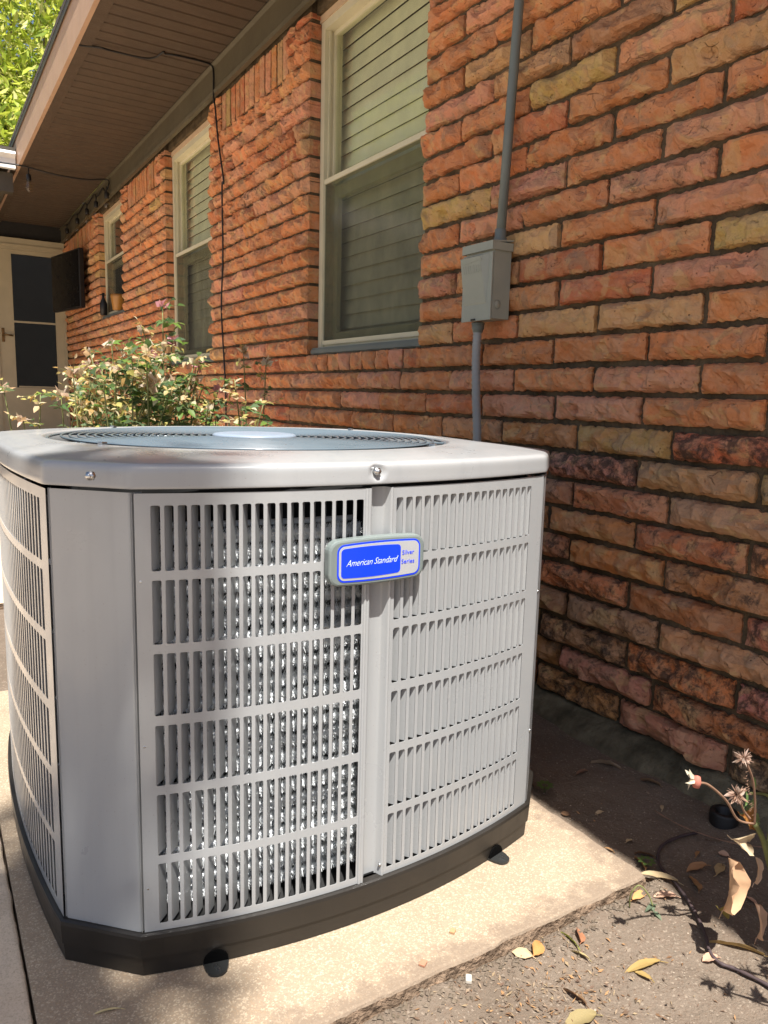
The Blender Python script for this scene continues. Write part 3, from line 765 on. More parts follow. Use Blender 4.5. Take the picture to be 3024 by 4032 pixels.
# coil: stacked tubes wrapped in aluminium spines
coil_path = []
for i in range(15): x = .575-(.575-.262)*i/14; p, n_ = ffront(x); coil_path.append(Vector((p[0]-n_.x*.036, p[1]-n_.y*.036)))
coil_path += [Vector((.225, 1.090)), Vector((.195, 1.125))]
for i in range(15): y = 1.16+(1.80-1.16)*i/14; coil_path.append(Vector((xb(y)+.045, y)))
seg = [(coil_path[i+1]-coil_path[i]).length for i in range(len(coil_path)-1)]
TZ = [.100+.0252*i for i in range(23)]
b = MB()
for z in TZ: b.tube([(p.x, p.y, z) for p in coil_path], .0048, 6)
for z in TZ: b.tube([(p.x+.004, p.y+.026, z+.0126) for p in coil_path[:15]], .0048, 6)
coil = b.build('coil', M['alu'], ac)
b = MB(); sr = random.Random(5)
def spines(path, per_m, layer):
    for z in TZ:
        for i in range(len(path)-1):
            a, e = path[i], path[i+1]; L = (e-a).length; t = (e-a).normalized(); nn = Vector((t.y, -t.x))
            if nn.y > 0 and abs(t.x) > .5: nn = -nn
            for q in range(int(L*per_m)):
                p = a.lerp(e, sr.random()); th = sr.uniform(0, 2*math.pi); 
                if layer == 0 and math.cos(th) < -.25: th += math.pi
                d3 = Vector((nn.x*math.cos(th), nn.y*math.cos(th), math.sin(th)))
                d3 += Vector((t.x, t.y, 0))*sr.uniform(-.45, .45); d3.normalize()
                o = Vector((p.x, p.y, z)); ln = sr.uniform(.0100, .0140); wd = sr.uniform(.00030, .00062)
                side = d3.cross(Vector((sr.uniform(-1, 1), sr.uniform(-1, 1), sr.uniform(-1, 1)))).normalized()*wd
                b.add([o+d3*.003-side, o+d3*.003+side, o+d3*ln+side*.6, o+d3*ln-side*.6], [(0, 1, 2, 3)])
spines(coil_path[:16], 7000, 0); spines(coil_path[15:], 800, 0); spines([Vector((p.x+.004, p.y+.020)) for p in coil_path[:15]], 2600, 0)
b.build('spine_fins', M['alu'], coil, kind='stuff', fix=False)
b = MB(); loft(b, [[(CX+.375*math.cos(2*math.pi*k/48), CY+.375*math.sin(2*math.pi*k/48), z) for k in range(48)] for z in (.072, .745)])  # shroud doubles as black backdrop behind the coil, inner shade put into colour
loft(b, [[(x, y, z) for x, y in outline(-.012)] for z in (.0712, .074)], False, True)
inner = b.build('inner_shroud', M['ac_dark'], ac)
b = MB(); b.box(.577, 1.000, .10, .581, 1.075, .62); b.build('coil_end_plate', M['steel'], ac)
# dark liner added behind the right and rear panels: inner shade as colour
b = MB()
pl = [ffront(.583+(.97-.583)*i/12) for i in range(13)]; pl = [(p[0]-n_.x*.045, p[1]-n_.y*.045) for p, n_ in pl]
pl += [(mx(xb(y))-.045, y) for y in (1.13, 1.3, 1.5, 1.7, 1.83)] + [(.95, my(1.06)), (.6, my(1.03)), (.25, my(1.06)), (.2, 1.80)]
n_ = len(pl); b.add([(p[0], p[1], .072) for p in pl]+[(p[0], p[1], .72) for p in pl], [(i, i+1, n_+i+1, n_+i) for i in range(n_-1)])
b.build('backing_sheet', M['ac_dark'], ac)

# lid
SCREWS = [Vector((.1795, 1.0245, .7465)), Vector((.583, .9615, .7465))]
def lid_out(th, poly=None):
    pass
OUT = [Vector(p) for p in outline(.0035, 60)]
def ray_out(th):
    d = Vector((math.cos(th), math.sin(th))); C = Vector((CX, CY)); best = None
    for i in range(len(OUT)):
        a = OUT[i]-C; e = OUT[(i+1) % len(OUT)]-OUT[i]; den = d.x*(-e.y)+e.x*d.y
        if abs(den) < 1e-12: continue
        s = (a.x*(-e.y)+e.x*a.y)/den; u = (d.x*a.y-d.y*a.x)/den
        if s > 0 and -1e-6 <= u <= 1+1e-6: best = s if best is None else min(best, s)
    return best
NL = 840; RG = .402; GX = .592
th = [2*math.pi*k/NL for k in range(NL)]; ro = [ray_out(t) for t in th]
for _ in range(3): ro = [.25*ro[i-1]+.5*ro[i]+.25*ro[(i+1) % NL] for i in range(NL)]
prof = [(.006, .7285, 0), (.0004, .7275, 0), (0, .7285, 0), (0, .7315, 0), (0, .7345, 0), (.0002, .7375, 0), (.0003, .7405, 0), (.0004, .7435, 0), (.0005, .7465, 0), (.0007, .7495, 0), (.0010, .7520, 0), (.0016, .7545, 0), (.0030, .7570, 0), (.0070, .7597, 0), (.0130, .7612, 0), (.020, .7618, 0)]
rings = []
for off, z, _ in prof: rings.append([[CX+(ro[k]-off)*math.cos(th[k]), CY+(ro[k]-off)*math.sin(th[k]), z] for k in range(NL)])
for s in (.08, .2, .35, .5, .65, .8, .92, 1.0):
    ring = []
    for k in range(NL):
        p0 = Vector((CX+(ro[k]-.020)*math.cos(th[k]), CY+(ro[k]-.020)*math.sin(th[k]))); p1 = Vector((GX+(RG+.012)*math.cos(th[k]), CY+(RG+.012)*math.sin(th[k])))
        wdt = (p1-p0).length; d_ = wdt*s; z = .7618+.0078*min(1, max(0, (d_-.001)/max(.018, wdt*.75)))**.8; q_ = p0.lerp(p1, s)
        ring.append([q_.x, q_.y, z])
    rings.append(ring)
for r_, z in ((RG+.006, .7705), (RG+.003, .7700), (RG, .7680), (RG-.001, .748)): rings.append([[GX+r_*math.cos(t), CY+r_*math.sin(t), z] for t in th])
for ring in rings:
    for v in ring:
        for s in SCREWS:
            d_ = (Vector(v)-s).length
            if d_ < .0145:
                nrm = Vector((v[0]-CX, v[1]-CY)).normalized() if s.x > .4 else Vector((-.7, -.71))
                if s.x > .4: nrm = Vector((0, -1))
                k_ = .0085*(1-(d_/.0145)**2)**.8; v[0] -= nrm.x*k_; v[1] -= nrm.y*k_
b = MB(); loft(b, rings, False, False, True)
lid = b.build('lid', M['ac_lid'], ac, fix=True)
for s in SCREWS:
    nrm = Vector((0, -1, 0)) if s.x > .4 else Vector((-.70, -.714, 0))
    q = nrm.to_track_quat('Z', 'Y').to_matrix(); t = MB()
    t.lathe([(0, .0045), (.0036, .0045), (.0042, .0036), (.0042, .001), (.0062, .0008), (.0062, -.006)], s - nrm*.0045, 6, R=q)
    t.build('screw', M['steel'], lid)
# fan guard: one wire per turn, radial wires below
gr = MB(); ZG = .769
rr = [.098+.0152*i for i in range(20)]
q = [(GX+r_*math.cos(2*math.pi*k/72), CY+r_*math.sin(2*math.pi*k/72), ZG) for r_ in (.1,) for k in range(72)]
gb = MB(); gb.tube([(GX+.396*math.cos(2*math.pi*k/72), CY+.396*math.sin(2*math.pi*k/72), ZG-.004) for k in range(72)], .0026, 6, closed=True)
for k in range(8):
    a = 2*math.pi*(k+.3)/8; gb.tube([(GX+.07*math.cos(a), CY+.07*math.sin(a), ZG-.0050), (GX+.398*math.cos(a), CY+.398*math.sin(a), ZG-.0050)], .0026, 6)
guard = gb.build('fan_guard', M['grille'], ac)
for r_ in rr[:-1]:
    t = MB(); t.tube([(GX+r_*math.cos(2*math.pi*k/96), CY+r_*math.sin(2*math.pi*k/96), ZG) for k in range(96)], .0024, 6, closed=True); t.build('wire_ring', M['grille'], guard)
for k in range(4):
    a = 2*math.pi*(k+.35)/4; t = MB(); p = Vector((GX+.404*math.cos(a), CY+.404*math.sin(a), ZG+.003)); t.rbox(p, (.012, .010, .005), Matrix.Rotation(a, 3, 'Z'), .001); t.build('guard_clip', M['steel'], guard)
b = MB(); b.lathe([(.0, .776), (.070, .7757), (.082, .7745), (.086, .772), (.0865, .7665), (.080, .7655)], (GX, CY, 0), 64); b.build('hub_cap', M['hub'], ac)
# fan below the guard
b = MB(); b.lathe([(0, .715), (.055, .715), (.06, .70), (.06, .55), (0, .55)], (CX, CY, 0), 24); fan = b.build('fan_motor', M['ac_dark'], ac)
for k in range(3):
    a0 = 2*math.pi*k/3; vs = []
    for i in range(7):
        for j in range(2):
            r_ = .05+.27*i/6; a = a0+(j*(.9+.2*i/6)); vs.append((CX+r_*math.cos(a), CY+r_*math.sin(a), .66+.045*j))
    t = MB(); t.add(vs, [(2*i, 2*i+1, 2*i+3, 2*i+2) for i in range(6)], None, True); t.build('fan_blade', M['ac_dark'], fan)
# badge
def rrect(w_, h, r, n_=6):
    P = []
    for cx_, cz_, a0 in ((w_/2-r, h/2-r, 0), (-w_/2+r, h/2-r, 90), (-w_/2+r, -h/2+r, 180), (w_/2-r, -h/2+r, 270)):
        for k in range(n_+1): a = math.radians(a0+90*k/n_); P.append((cx_+r*math.cos(a), cz_+r*math.sin(a)))
    return P
BC = Vector((.5800, .9525, .6130)); BW, BHt = .168, .0735
def badge_poly(w_, h, r, bow):
    P = rrect(w_, h, r); out = []
    Q = []
    for i in range(len(P)):       # long edges get extra points so they can bow
        a, e = P[i], P[(i+1) % len(P)]; n_ = 8 if abs(e[0]-a[0]) > w_*.4 else 1
        for k in range(n_): Q.append((a[0]+(e[0]-a[0])*k/n_, a[1]+(e[1]-a[1])*k/n_))
    for x, z in Q: out.append((x, z+bow*(1-(2*x/w_)**2)*math.copysign(1, z)))
    return out
def plate(name, w_, h, r, bow, y0, y1, m, parent, dx=0, dz=0, bev=0.0):
    b = MB(); R_ = []
    pts = [(w_, h, r, y1)] if not bev else [(w_, h, r, y1), (w_, h, r, y0+bev), (w_-bev*.6, h-bev*.6, r-bev*.3, y0+bev*.3), (w_-bev*2, h-bev*2, r-bev*.8, y0)]
    if not bev: pts.append((w_, h, r, y0))
    for (a, c_, rr_, y) in pts: R_.append([(BC.x+dx+p[0], y, BC.z+dz+p[1]) for p in badge_poly(a, c_, rr_, bow)])
    loft(b, R_, True, True); return b.build(name, m, parent)
by = BC.y
badge = plate('badge', BW, BHt-.006, .017, .003, by, by+.015, M['badge'], ac, bev=.0035)
plate('badge_border', .1460, .0555, .0115, .0024, by-.0006, by+.001, M['badge_blue'], badge, .002)
plate('badge_face', .1410, .0505, .0095, .0022, by-.0010, by+.001, M['badge_silver'], badge, .002)
plate('badge_panel', .1035, .0435, .0055, .0018, by-.0014, by+.001, M['badge_blue'], badge, -.0130)
def text(name, s, size, loc, m, parent, shear=0, space=1, align='CENTER', bold=0, sx=1):
    cu = bpy.data.curves.new(name, 'FONT'); cu.body = s; cu.size = size; cu.shear = shear; cu.space_character = space; cu.align_x = align; cu.align_y = 'CENTER'
    cu.extrude = .0002; cu.offset = bold; cu.resolution_u = 3
    o = bpy.data.objects.new(name, cu); COL.objects.link(o)
    me = bpy.data.meshes.new_from_object(o); bpy.data.objects.remove(o)
    me.transform(Matrix.Scale(sx, 4, Vector((1, 0, 0)))); me.transform(Matrix.Rotation(math.pi/2, 4, 'X')); me.transform(Matrix.Translation(loc)); me.materials.clear()
    return obj(name, me, m, parent)
text('lettering', 'American Standard', .0140, (BC.x-.0130, by-.0017, BC.z-.0005), M['badge_text'], badge, .50, .95, sx=.86, bold=-.00016)
text('lettering', 'Silver', .0100, (BC.x+.0525, by-.0013, BC.z+.0080), M['badge_blue'], badge, 0, 1.05, bold=-.00002, sx=.95)
text('lettering', 'Series', .0100, (BC.x+.0525, by-.0013, BC.z-.0062), M['badge_blue'], badge, 0, 1.05, bold=-.00002, sx=.95)

# ================================================================== ELECTRICAL BOX AND CONDUITS
bx = thing('electrical_box', 'grey metal disconnect box with raised cover mounted on the brick wall beside the near window', 'electrical box', (XW-.01, 1.79, 1.08))
Y0, Y1, Z0, Z1, XF_, XB_ = 1.733, 1.868, 1.082, 1.305, 1.408, XW-.010
b = MB(); b.rbox(((XF_+XB_)/2+.004, (Y0+Y1)/2, (Z0+Z1)/2), (XB_-XF_-.008, Y1-Y0-.006, Z1-Z0-.01), bev=.0015); b.build('enclosure', M['box_paint'], bx)
b = MB(); b.prism([(XF_-.004, Z1-.028), (XF_-.004, Z1-.004), (XB_, Z1+.004), (XB_, Z1-.0005), (XF_+.0005, Z1-.0075), (XF_+.0005, Z1-.028)], Y0-.003, Y1+.003, 'xz')
b.box(XF_+.001, Y0-.003, Z1-.028, XB_, Y0-.0008, Z1-.006); b.box(XF_+.001, Y1+.0008, Z1-.028, XB_, Y1+.003, Z1-.006); b.build('top_cap', M['box_paint'], bx)
b = MB(); b.rbox((XF_+.002, (Y0+Y1)/2, (Z0+Z1)/2-.016), (.005, Y1-Y0, Z1-Z0-.034), bev=.001)
# raised wedge: deep at the top, flush at the bottom
zt, zb_ = Z1-.040, Z0+.048; ya, yb_ = Y0+.026, Y1-.012
P = [(XF_-.0008, Y0+.014, zt+.004), (XF_-.0008, yb_+.004, zt+.004), (XF_-.0008, yb_+.002, zb_), (XF_-.0008, Y0+.020, zb_), (XF_-.021, ya+.006, zt-.004), (XF_-.021, yb_, zt-.004), (XF_-.0022, yb_, zb_+.003), (XF_-.0022, Y0+.022, zb_+.003)]
b.add(P, [(4, 5, 6, 7), (0, 1, 5, 4), (1, 2, 6, 5), (2, 3, 7, 6), (3, 0, 4, 7)]); cover = b.build('cover', M['box_paint'], bx)
b = MB()        # illegible embossed maker's mark: thin raised strokes
def stroke(y0_, z0_, y1_, z1_, t=.0022):
    a = Vector((y0_, z0_)); e = Vector((y1_, z1_)); d_ = (e-a).normalized(); n2 = Vector((-d_.y, d_.x))*t/2
    def xx(z): return XF_-.021 + (zt-.004-z)*(.0188/(zt-zb_-.007))
    q = [(xx(p.y)-.0009, p.x, p.y) for p in (a+n2, a-n2, e-n2, e+n2)]; b.add(q+[(v[0]+.002, v[1], v[2]) for v in q], [(0, 1, 2, 3), (0, 4, 5, 1), (1, 5, 6, 2), (2, 6, 7, 3), (3, 7, 4, 0)])
zl = zt-.024
stroke(yb_-.010, zl+.003, yb_-.052, zl+.005); stroke(yb_-.054, zl+.007, yb_-.098, zl+.011)
for yy in (.012, .022, .034, .044, .060, .070, .082, .092): stroke(yb_-yy, zl-.002, yb_-yy-.001, zl-.024)
for yy in (.034, .070, .082): stroke(yb_-yy, zl-.023, yb_-yy-.010, zl-.0225); stroke(yb_-yy, zl-.012, yb_-yy-.010, zl-.0115)
b.build('embossed_mark', M['box_paint'], cover)
b = MB(); R = Matrix.Rotation(math.pi/2, 3, 'X'); b.lathe([(.0, .001), (.0105, .001), (.0112, 0), (.0135, 0), (.0145, .001), (.0155, .0)], (1.436, Y0+.003, Z0+.045), 24, R=R); b.build('knockout', M['box_paint'], bx)
b = MB(); b.box(XF_-.004, 1.80, Z0+.002, XF_+.002, 1.818, Z0+.007); b.build('latch_slot', M['black'], bx)
cdt = thing('conduit', 'dark grey rigid conduit rising from the electrical box up the brick wall', 'pipe', (1.452, 1.755, 1.31))
b = MB(); b.tube([(1.452, 1.757, 1.31), (1.447, 1.735, 1.62), (1.443, 1.712, 1.95), (1.440, 1.690, 2.58)], .0135, 14); b.build('pipe', M['conduit'], cdt)
b = MB(); b.lathe([(.0, 0), (.021, 0), (.021, .006), (.0185, .008), (.0185, .012), (.0165, .014), (.0165, .034), (.0135, .037)], (1.452, 1.757, 1.304), 20); b.build('connector', M['conduit'], cdt)
fl = thing('flexible_conduit', 'grey ribbed flexible conduit hanging from the electrical box down behind the air conditioner', 'pipe', (1.44, 1.83, 1.08))
path = smooth_path([(1.440, 1.827, 1.07), (1.438, 1.827, .98), (1.437, 1.817, .86), (1.437, 1.803, .72), (1.43, 1.80, .50), (1.40, 1.80, .33), (1.28, 1.80, .24), (1.13, 1.80, .235)], 24)
b = MB(); b.tube(path, [.0128+.0009*math.sin(i*2.1) for i in range(len(path))], 12); b.build('hose', M['flex'], fl)
b = MB(); b.lathe([(.0, 0), (.016, 0), (.0185, -.002), (.0185, -.020), (.0165, -.022), (.0150, -.030), (.0128, -.031)], (1.440, 1.827, 1.0835), 8); b.lathe([(.0195, -.003), (.0205, -.005), (.0195, -.007)], (1.440, 1.827, 1.0835), 20); b.build('connector', M['conduit'], fl)

# ================================================================== CABLES, LIGHTS, TELEVISION
zc = ZS-.006
b = MB()
p1 = smooth_path([(.806, 4.42, 2.60), (.87, 4.40, zc), (.90, 4.362, zc-.01), (.971, 4.361, zc-.012), (1.107, 4.337, zc-.018), (1.167, 4.314, zc-.01), (1.192, 4.25, zc), (1.21, 4.262, zc), (1.267, 4.248, zc), (1.403, 4.241, zc), (1.452, 4.25, 2.596),
                  (1.460, 4.243, 2.56), (1.458, 4.238, 2.44), (1.462, 4.225, 2.38), (1.464, 4.185, 2.20), (1.466, 4.108, 1.975), (1.464, 4.130, 1.95), (1.468, 4.135, 1.60), (1.468, 4.165, 1.34), (1.468, 4.147, 1.16), (1.468, 4.104, .85), (1.46, 4.09, .5), (1.45, 4.1, .02)], 8)
b.tube(p1, .0048, 6); tag(b.build('cable', M['black']), 'thin black cable stapled across the soffit and hanging down the brick between two windows', 'cable')
b = MB(); lights = thing('string_lights', 'black string of clear bulbs hanging under the far end of the eave', 'string lights', (1.44, 6.9, 2.57))
pts = smooth_path([(-1.2, 6.95, 2.70), (.3, 6.94, 2.60), (.79, 6.935, 2.592), (.90, 6.91, 2.575), (1.08, 6.89, 2.553), (1.28, 6.88, 2.553), (1.44, 6.868, 2.575), (1.445, 6.845, 2.52), (1.44, 6.95, 2.50), (1.445, 7.07, 2.55), (1.44, 7.28, 2.525), (1.445, 7.45, 2.575), (1.44, 7.70, 2.54), (1.445, 7.9, 2.58), (1.44, 8.2, 2.545), (1.445, 8.5, 2.585), (1.44, 8.8, 2.55), (1.445, 9.1, 2.585)], 8)
b.tube(pts, .006, 6); b.build('wire', M['black'], lights)
for (x, y, z) in [(.852, 6.92, 2.575), (1.435, 6.86, 2.52), (1.43, 7.28, 2.525), (1.43, 7.70, 2.54), (1.43, 8.2, 2.545), (1.43, 8.8, 2.55)]:
    q = MB(); q.tube([(x, y, z), (x-.002, y, z-.045)], .005, 6); q.lathe([(.0, 0), (.013, -.002), (.019, -.012), (.019, -.050), (.0165, -.055), (0, -.055)], (x-.002, y, z-.04), 12); s = q.build('socket', M['black'], lights)
    q = MB(); q.lathe([(.014, 0), (.016, -.012), (.026, -.038), (.028, -.055), (.022, -.074), (.010, -.084), (0, -.086)], (x-.002, y, z-.096), 14); q.build('bulb', M['bulb'], s)
tv = thing('television', 'black flat television on a wall bracket near the storm door, reflecting the garden', 'television', (1.4, 8.4, 1.6))
a = Vector((1.425, 7.98)); e = Vector((1.285, 8.75)); d_ = (e-a).normalized(); ang = math.atan2(d_.y, d_.x); R = Matrix.Rotation(ang, 3, 'Z')
mid = (a+e)/2; q = MB(); q.rbox((mid.x-.01, mid.y, 1.91), ((e-a).length, .05, .56), R, .008); q.build('casing', M['black'], tv)
nn = Vector((-d_.y, d_.x)); q = MB(); q.rbox((mid.x-.01+nn.x*.0265, mid.y+nn.y*.0265, 1.91), ((e-a).length-.03, .003, .53), R); q.build('screen', M['screen_black'], tv)
q = MB(); q.box(1.39, 8.30, 1.85, XW+.01, 8.42, 1.97); q.build('bracket', M['black'], tv)
# things on the far window's sill
pt = MB(); pt.lathe([(0, 0), (.05, 0), (.062, .10), (.066, .105), (.066, .13), (.058, .13), (.05, .06), (0, .055)], (XW+.028, 6.92, 1.53), 20)
tag(pt.build('flower_pot', M['pot']), 'small orange pot standing on the sill of the far window', 'pot')
pt = MB(); pt.lathe([(0, 0), (.032, 0), (.034, .10), (.018, .14), (.011, .16), (.011, .20), (0, .20)], (XW+.020, 7.50, 1.53), 16)
tag(pt.build('bottle', M['black']), 'dark bottle standing at the far end of the far window sill', 'bottle')

# ================================================================== PLANTS
def leaflet(L, W_, fold=.25, curl=.2, n_=4):
    """one leaf along +X, tip at L: a folded, curling blade"""
    vs = []; fs = []
    for i in range(n_+1):
        t = i/n_; wd = W_*math.sin(math.pi*(t**.8))*.5+(.0 if i in (0, n_) else .0); z = -curl*L*t*t
        vs += [(L*t, -wd, z+wd*fold), (L*t, 0, z), (L*t, wd, z+wd*fold)]
    for i in range(n_):
        o = 3*i; fs += [(o, o+1, o+4, o+3), (o+1, o+2, o+5, o+4)]
    return vs, fs
def add_leaf(mb, p, d, up, L, W_, col, fold=.25, curl=.2, n_=4):
    d = Vector(d).normalized(); s = Vector(up).cross(d)
    s = s.normalized() if s.length > 1e-4 else d.orthogonal().normalized(); u = d.cross(s)
    vs, fs = leaflet(L, W_, fold, curl, n_); mb.add([Vector(p)+d*v[0]+s*v[1]+u*v[2] for v in vs], fs, col, True)
GREENS = [(.075, .15, .05), (.12, .21, .065), (.065, .12, .05), (.16, .27, .05), (.14, .21, .10)]
DRY = [(.56, .44, .17), (.68, .58, .32), (.64, .48, .28), (.46, .29, .10), (.74, .66, .44), (.50, .46, .14)]
def rv(r): 
    while True:
        v = Vector((r.uniform(-1, 1), r.uniform(-1, 1), r.uniform(-1, 1)))
        if .05 < v.length < 1: return v.normalized()

rb = random.Random(11)
rose = thing('rose_bush', 'sun-bleached rose bush with withered leaves and dead heads behind the air conditioner', 'rose bush', (.65, 2.6, 0))
stems = MB(); leaf_meshes = []
def lm(colr, L, W_, fold, curl):
    m_ = MB(); vs, fs = leaflet(L, W_, fold, curl); m_.add(vs, fs, colr, True); me = m_.mesh('leaf', False); me.materials.append(M['leaf']); return me
for i in range(14):
    dry = i % 2 == 0
    leaf_meshes.append((dry, lm(rb.choice(DRY) if dry else rb.choice(GREENS), 1, rb.uniform(.5, .75), rb.uniform(.1, .5), rb.uniform(.05, .6))))
nleaf = 0; fol = MB()
tips = []
def cane(p0, p1, r0, droop=.0):
    mid_ = (Vector(p0)+Vector(p1))/2+Vector((rb.uniform(-.05, .05), rb.uniform(-.05, .05), rb.uniform(0, .06)))
    path_ = smooth_path([p0, mid_, p1], 6); stems.tube(path_, [r0*(1-.6*i/(len(path_)-1)) for i in range(len(path_))], 5); return path_
def spray(p, d, size, dry, big=False):
    """compound leaf: a short stalk with three to five leaflets"""
    global nleaf
    d = Vector(d).normalized(); n_ = rb.choice((3, 5, 5)); st = p; L = size
    side = d.cross(Vector((0, 0, 1))); side = side.normalized() if side.length > .01 else Vector((1, 0, 0))
    stems.tube([p, p+d*L*1.6], [.0009, .0006], 3, caps=False)
    for k in range(n_):
        if k == n_-1: q = p+d*L*1.6; dd = d
        else: q = p+d*L*(.5+.5*(k//2)); dd = (d*.5+side*(1 if k % 2 else -1)+Vector((0, 0, rb.uniform(-.3, .3)))).normalized()
        up = (Vector((0, 0, 1))+rv(rb)*.6).normalized(); LL = L*rb.uniform(.75, 1.15)*(.75 if dry else 1)
        if dry: dd = (dd+rv(rb)*.7).normalized()
        if nleaf < 270 and (big or rb.random() < .12):
            ch = [m_ for dr, m_ in leaf_meshes if dr == dry]; o = bpy.data.objects.new('leaf', rb.choice(ch)); COL.objects.link(o); o.parent = rose; o.matrix_parent_inverse = Matrix.Translation(-rose.location)
            s_ = up.cross(dd).normalized(); u_ = dd.cross(s_)
            o.matrix_basis = Matrix.Translation(q) @ Matrix(((dd.x, s_.x, u_.x), (dd.y, s_.y, u_.y), (dd.z, s_.z, u_.z))).to_4x4() @ Matrix.Scale(LL, 4); nleaf += 1
        else: add_leaf(fol, q, dd, up, LL, LL*rb.uniform(.5, .75), rb.choice(DRY) if dry else rb.choice(GREENS), rb.uniform(.1, .5), rb.uniform(0, .6), 3)
def dead_head(p, s=1.0, pink=False):
    for k in range(rb.randint(5, 9)):
        dd = (rv(rb)+Vector((0, 0, .5))).normalized()
        c_ = (.62, .28, .30) if pink else rb.choice([(.70, .56, .46), (.74, .66, .48), (.64, .46, .34), (.54, .36, .20)])
        add_leaf(fol, p, dd, rv(rb),   .028*s*rb.uniform(.6, 1.2), .022*s, c_, rb.uniform(-.5, .5), rb.uniform(-.6, .8), 2)
bases = [Vector((x, y, 0)) for x, y in ((.42, 2.45), (.60, 2.55), (.78, 2.60), (.95, 2.62), (.55, 2.40), (.85, 2.5), (.35, 2.6))]
def height(x): return .80+.14*math.exp(-((x-.60)/.22)**2)
for i in range(110):
    x = max(.25, min(1.0, rb.gauss(.62, .18))); y = rb.uniform(2.15, 2.85); top = Vector((x, y, height(x)*rb.uniform(.88, 1.06)))
    if rb.random() < .3: top.z *= rb.uniform(.7, .9)
    bs = min(bases, key=lambda q: (q-Vector((x, y, 0))).length+rb.uniform(0, .25)); path_ = cane(bs, top, .0042)
    for j in range(len(path_)//3, len(path_)):
        if path_[j].z < .60: continue
        for _ in range(rb.choice((1, 2, 3))):
            dd = rv(rb); dd.z = dd.z*.5+.12
            spray(path_[j], dd, rb.uniform(.024, .038), rb.random() < .54)
    if rb.random() < .55: dead_head(top, rb.uniform(.7, 1.2), rb.random() < .06)
# the tall shoot with fresh leaves and a red bud, and taller twigs round it
for (bx_, top) in (((.72, 2.58, 0), (.712, 2.60, 1.135)), ((.76, 2.60, 0), (.735, 2.58, 1.02)), ((.60, 2.55, 0), (.545, 2.6, 1.0)), ((.56, 2.5, 0), (.47, 2.55, .965)), ((.80, 2.60, 0), (.66, 2.66, 1.06)), ((.95, 2.62, 0), (1.02, 2.66, 1.0)), ((.95, 2.62, 0), (1.10, 2.64, .96)), ((.42, 2.45, 0), (.215, 2.5, .84)), ((.42, 2.45, 0), (.40, 2.45, .90))):
    path_ = cane(Vector(bx_), Vector(top), .0045); fresh = abs(top[0]-.712) < .03
    for j in range(6, len(path_)):
        if path_[j].z < .80: continue
        for _ in range(2):
            dd = rv(rb); dd.z = dd.z*.4+.25; spray(path_[j], dd, rb.uniform(.028, .038) if fresh else rb.uniform(.022, .032), (not fresh) and rb.random() < .5, fresh)
    dead_head(Vector(top), 1.1, fresh)
for (x, y, z) in ((.64, 2.30, .86), (.66, 2.32, .83), (.60, 2.28, .85), (.88, 2.35, .80)):   # clusters of large fresh leaves near the front
    for _ in range(2): spray(Vector((x, y, z)), Vector((rb.uniform(-1, 1), -.3, .3)), .036, False, True)
stems.build('stems', M['stem'], rose); fol.build('foliage', M['leaf'], rose, kind='stuff', fix=False)

# the withered rose at the lower right edge of the picture
wr = thing('dying_rose', 'dying rose shoot with dead flower heads and curled tan leaves by the wall', 'rose plant', (1.285, 0.630, -0.262))  # shoot and leaf coordinates below: scaled about the camera, written as literals
b = MB(); b.tube(smooth_path([(1.323, 0.605, -0.262), (1.248, 0.618, -0.073), (1.178, 0.630, 0.066), (1.130, 0.630, 0.160), (1.099, 0.630, 0.199)], 6), [.0048]*3+[.0044]*22, 8)
b.tube(smooth_path([(1.178, 0.630, 0.066), (1.153, 0.634, 0.123), (1.157, 0.637, 0.192), (1.143, 0.637, 0.230), (1.109, 0.637, 0.245), (1.090, 0.637, 0.250)], 5), .0024, 6); b.build('green_stem', M['stem'], wr)
b = MB(); b.tube(smooth_path([(1.099, 0.630, 0.199), (1.094, 0.630, 0.237), (1.080, 0.630, 0.281), (1.056, 0.630, 0.316)], 5), .0020, 6)
b.tube(smooth_path([(1.099, 0.630, 0.199), (1.052, 0.630, 0.220), (1.016, 0.630, 0.262), (0.968, 0.630, 0.300), (0.944, 0.630, 0.310)], 5), .0019, 6)
b.tube(smooth_path([(1.086, 0.630, 0.211), (1.064, 0.630, 0.233), (1.048, 0.630, 0.262)], 5), .0018, 6)
for i in range(26):
    t = rb.random(); p = Vector((1.094, 0.630, 0.205)).lerp(Vector((1.056, 0.630, 0.305)), t); b.tube([p, p+Vector((rb.choice((-1, 1))*.0045, rb.uniform(-.003, .003), .001))], [.0007, .0002], 3)
b.build('dry_stem', M['deadstem'], wr)
def head(c_, s, n_, parent, name='dead_flower'):
    q = MB()
    for k in range(n_): 
        dd = (rv(rb)+Vector((0, 0, -.15))).normalized(); add_leaf(q, c_, dd, rv(rb), .012*s*rb.uniform(.5, 1.3), .0038*s*rb.uniform(.5, 1.8), rb.choice([(.62, .45, .36), (.50, .33, .24), (.70, .56, .45), (.40, .24, .16)]), rb.uniform(-.4, .6), rb.uniform(-.5, .8), 3)
    for k in range(26):
        dd = (rv(rb)+Vector((0, 0, .3))).normalized(); q.tube([c_, c_+dd*.012*s], [.0007, .0003], 3, (.45, .28, .2))
    q.build(name, M['petal'], parent, fix=False)
head(Vector((1.050, 0.630, 0.322)), 1.25, 34, wr); head(Vector((1.043, 0.630, 0.265)), 1.3, 32, wr)
q = MB(); q.lathe([(0, .010), (.005, .008), (.0068, 0), (.005, -.008), (0, -.010)], (0.938, 0.630, 0.313), 10, col=(.60, .22, .16)); 
for k in range(5): add_leaf(q, Vector((0.934, 0.630, 0.318)), (rv(rb)+Vector((-.6, 0, -.1))).normalized(), rv(rb), .016, .008, (.70, .62, .46), .4, .6, 3)
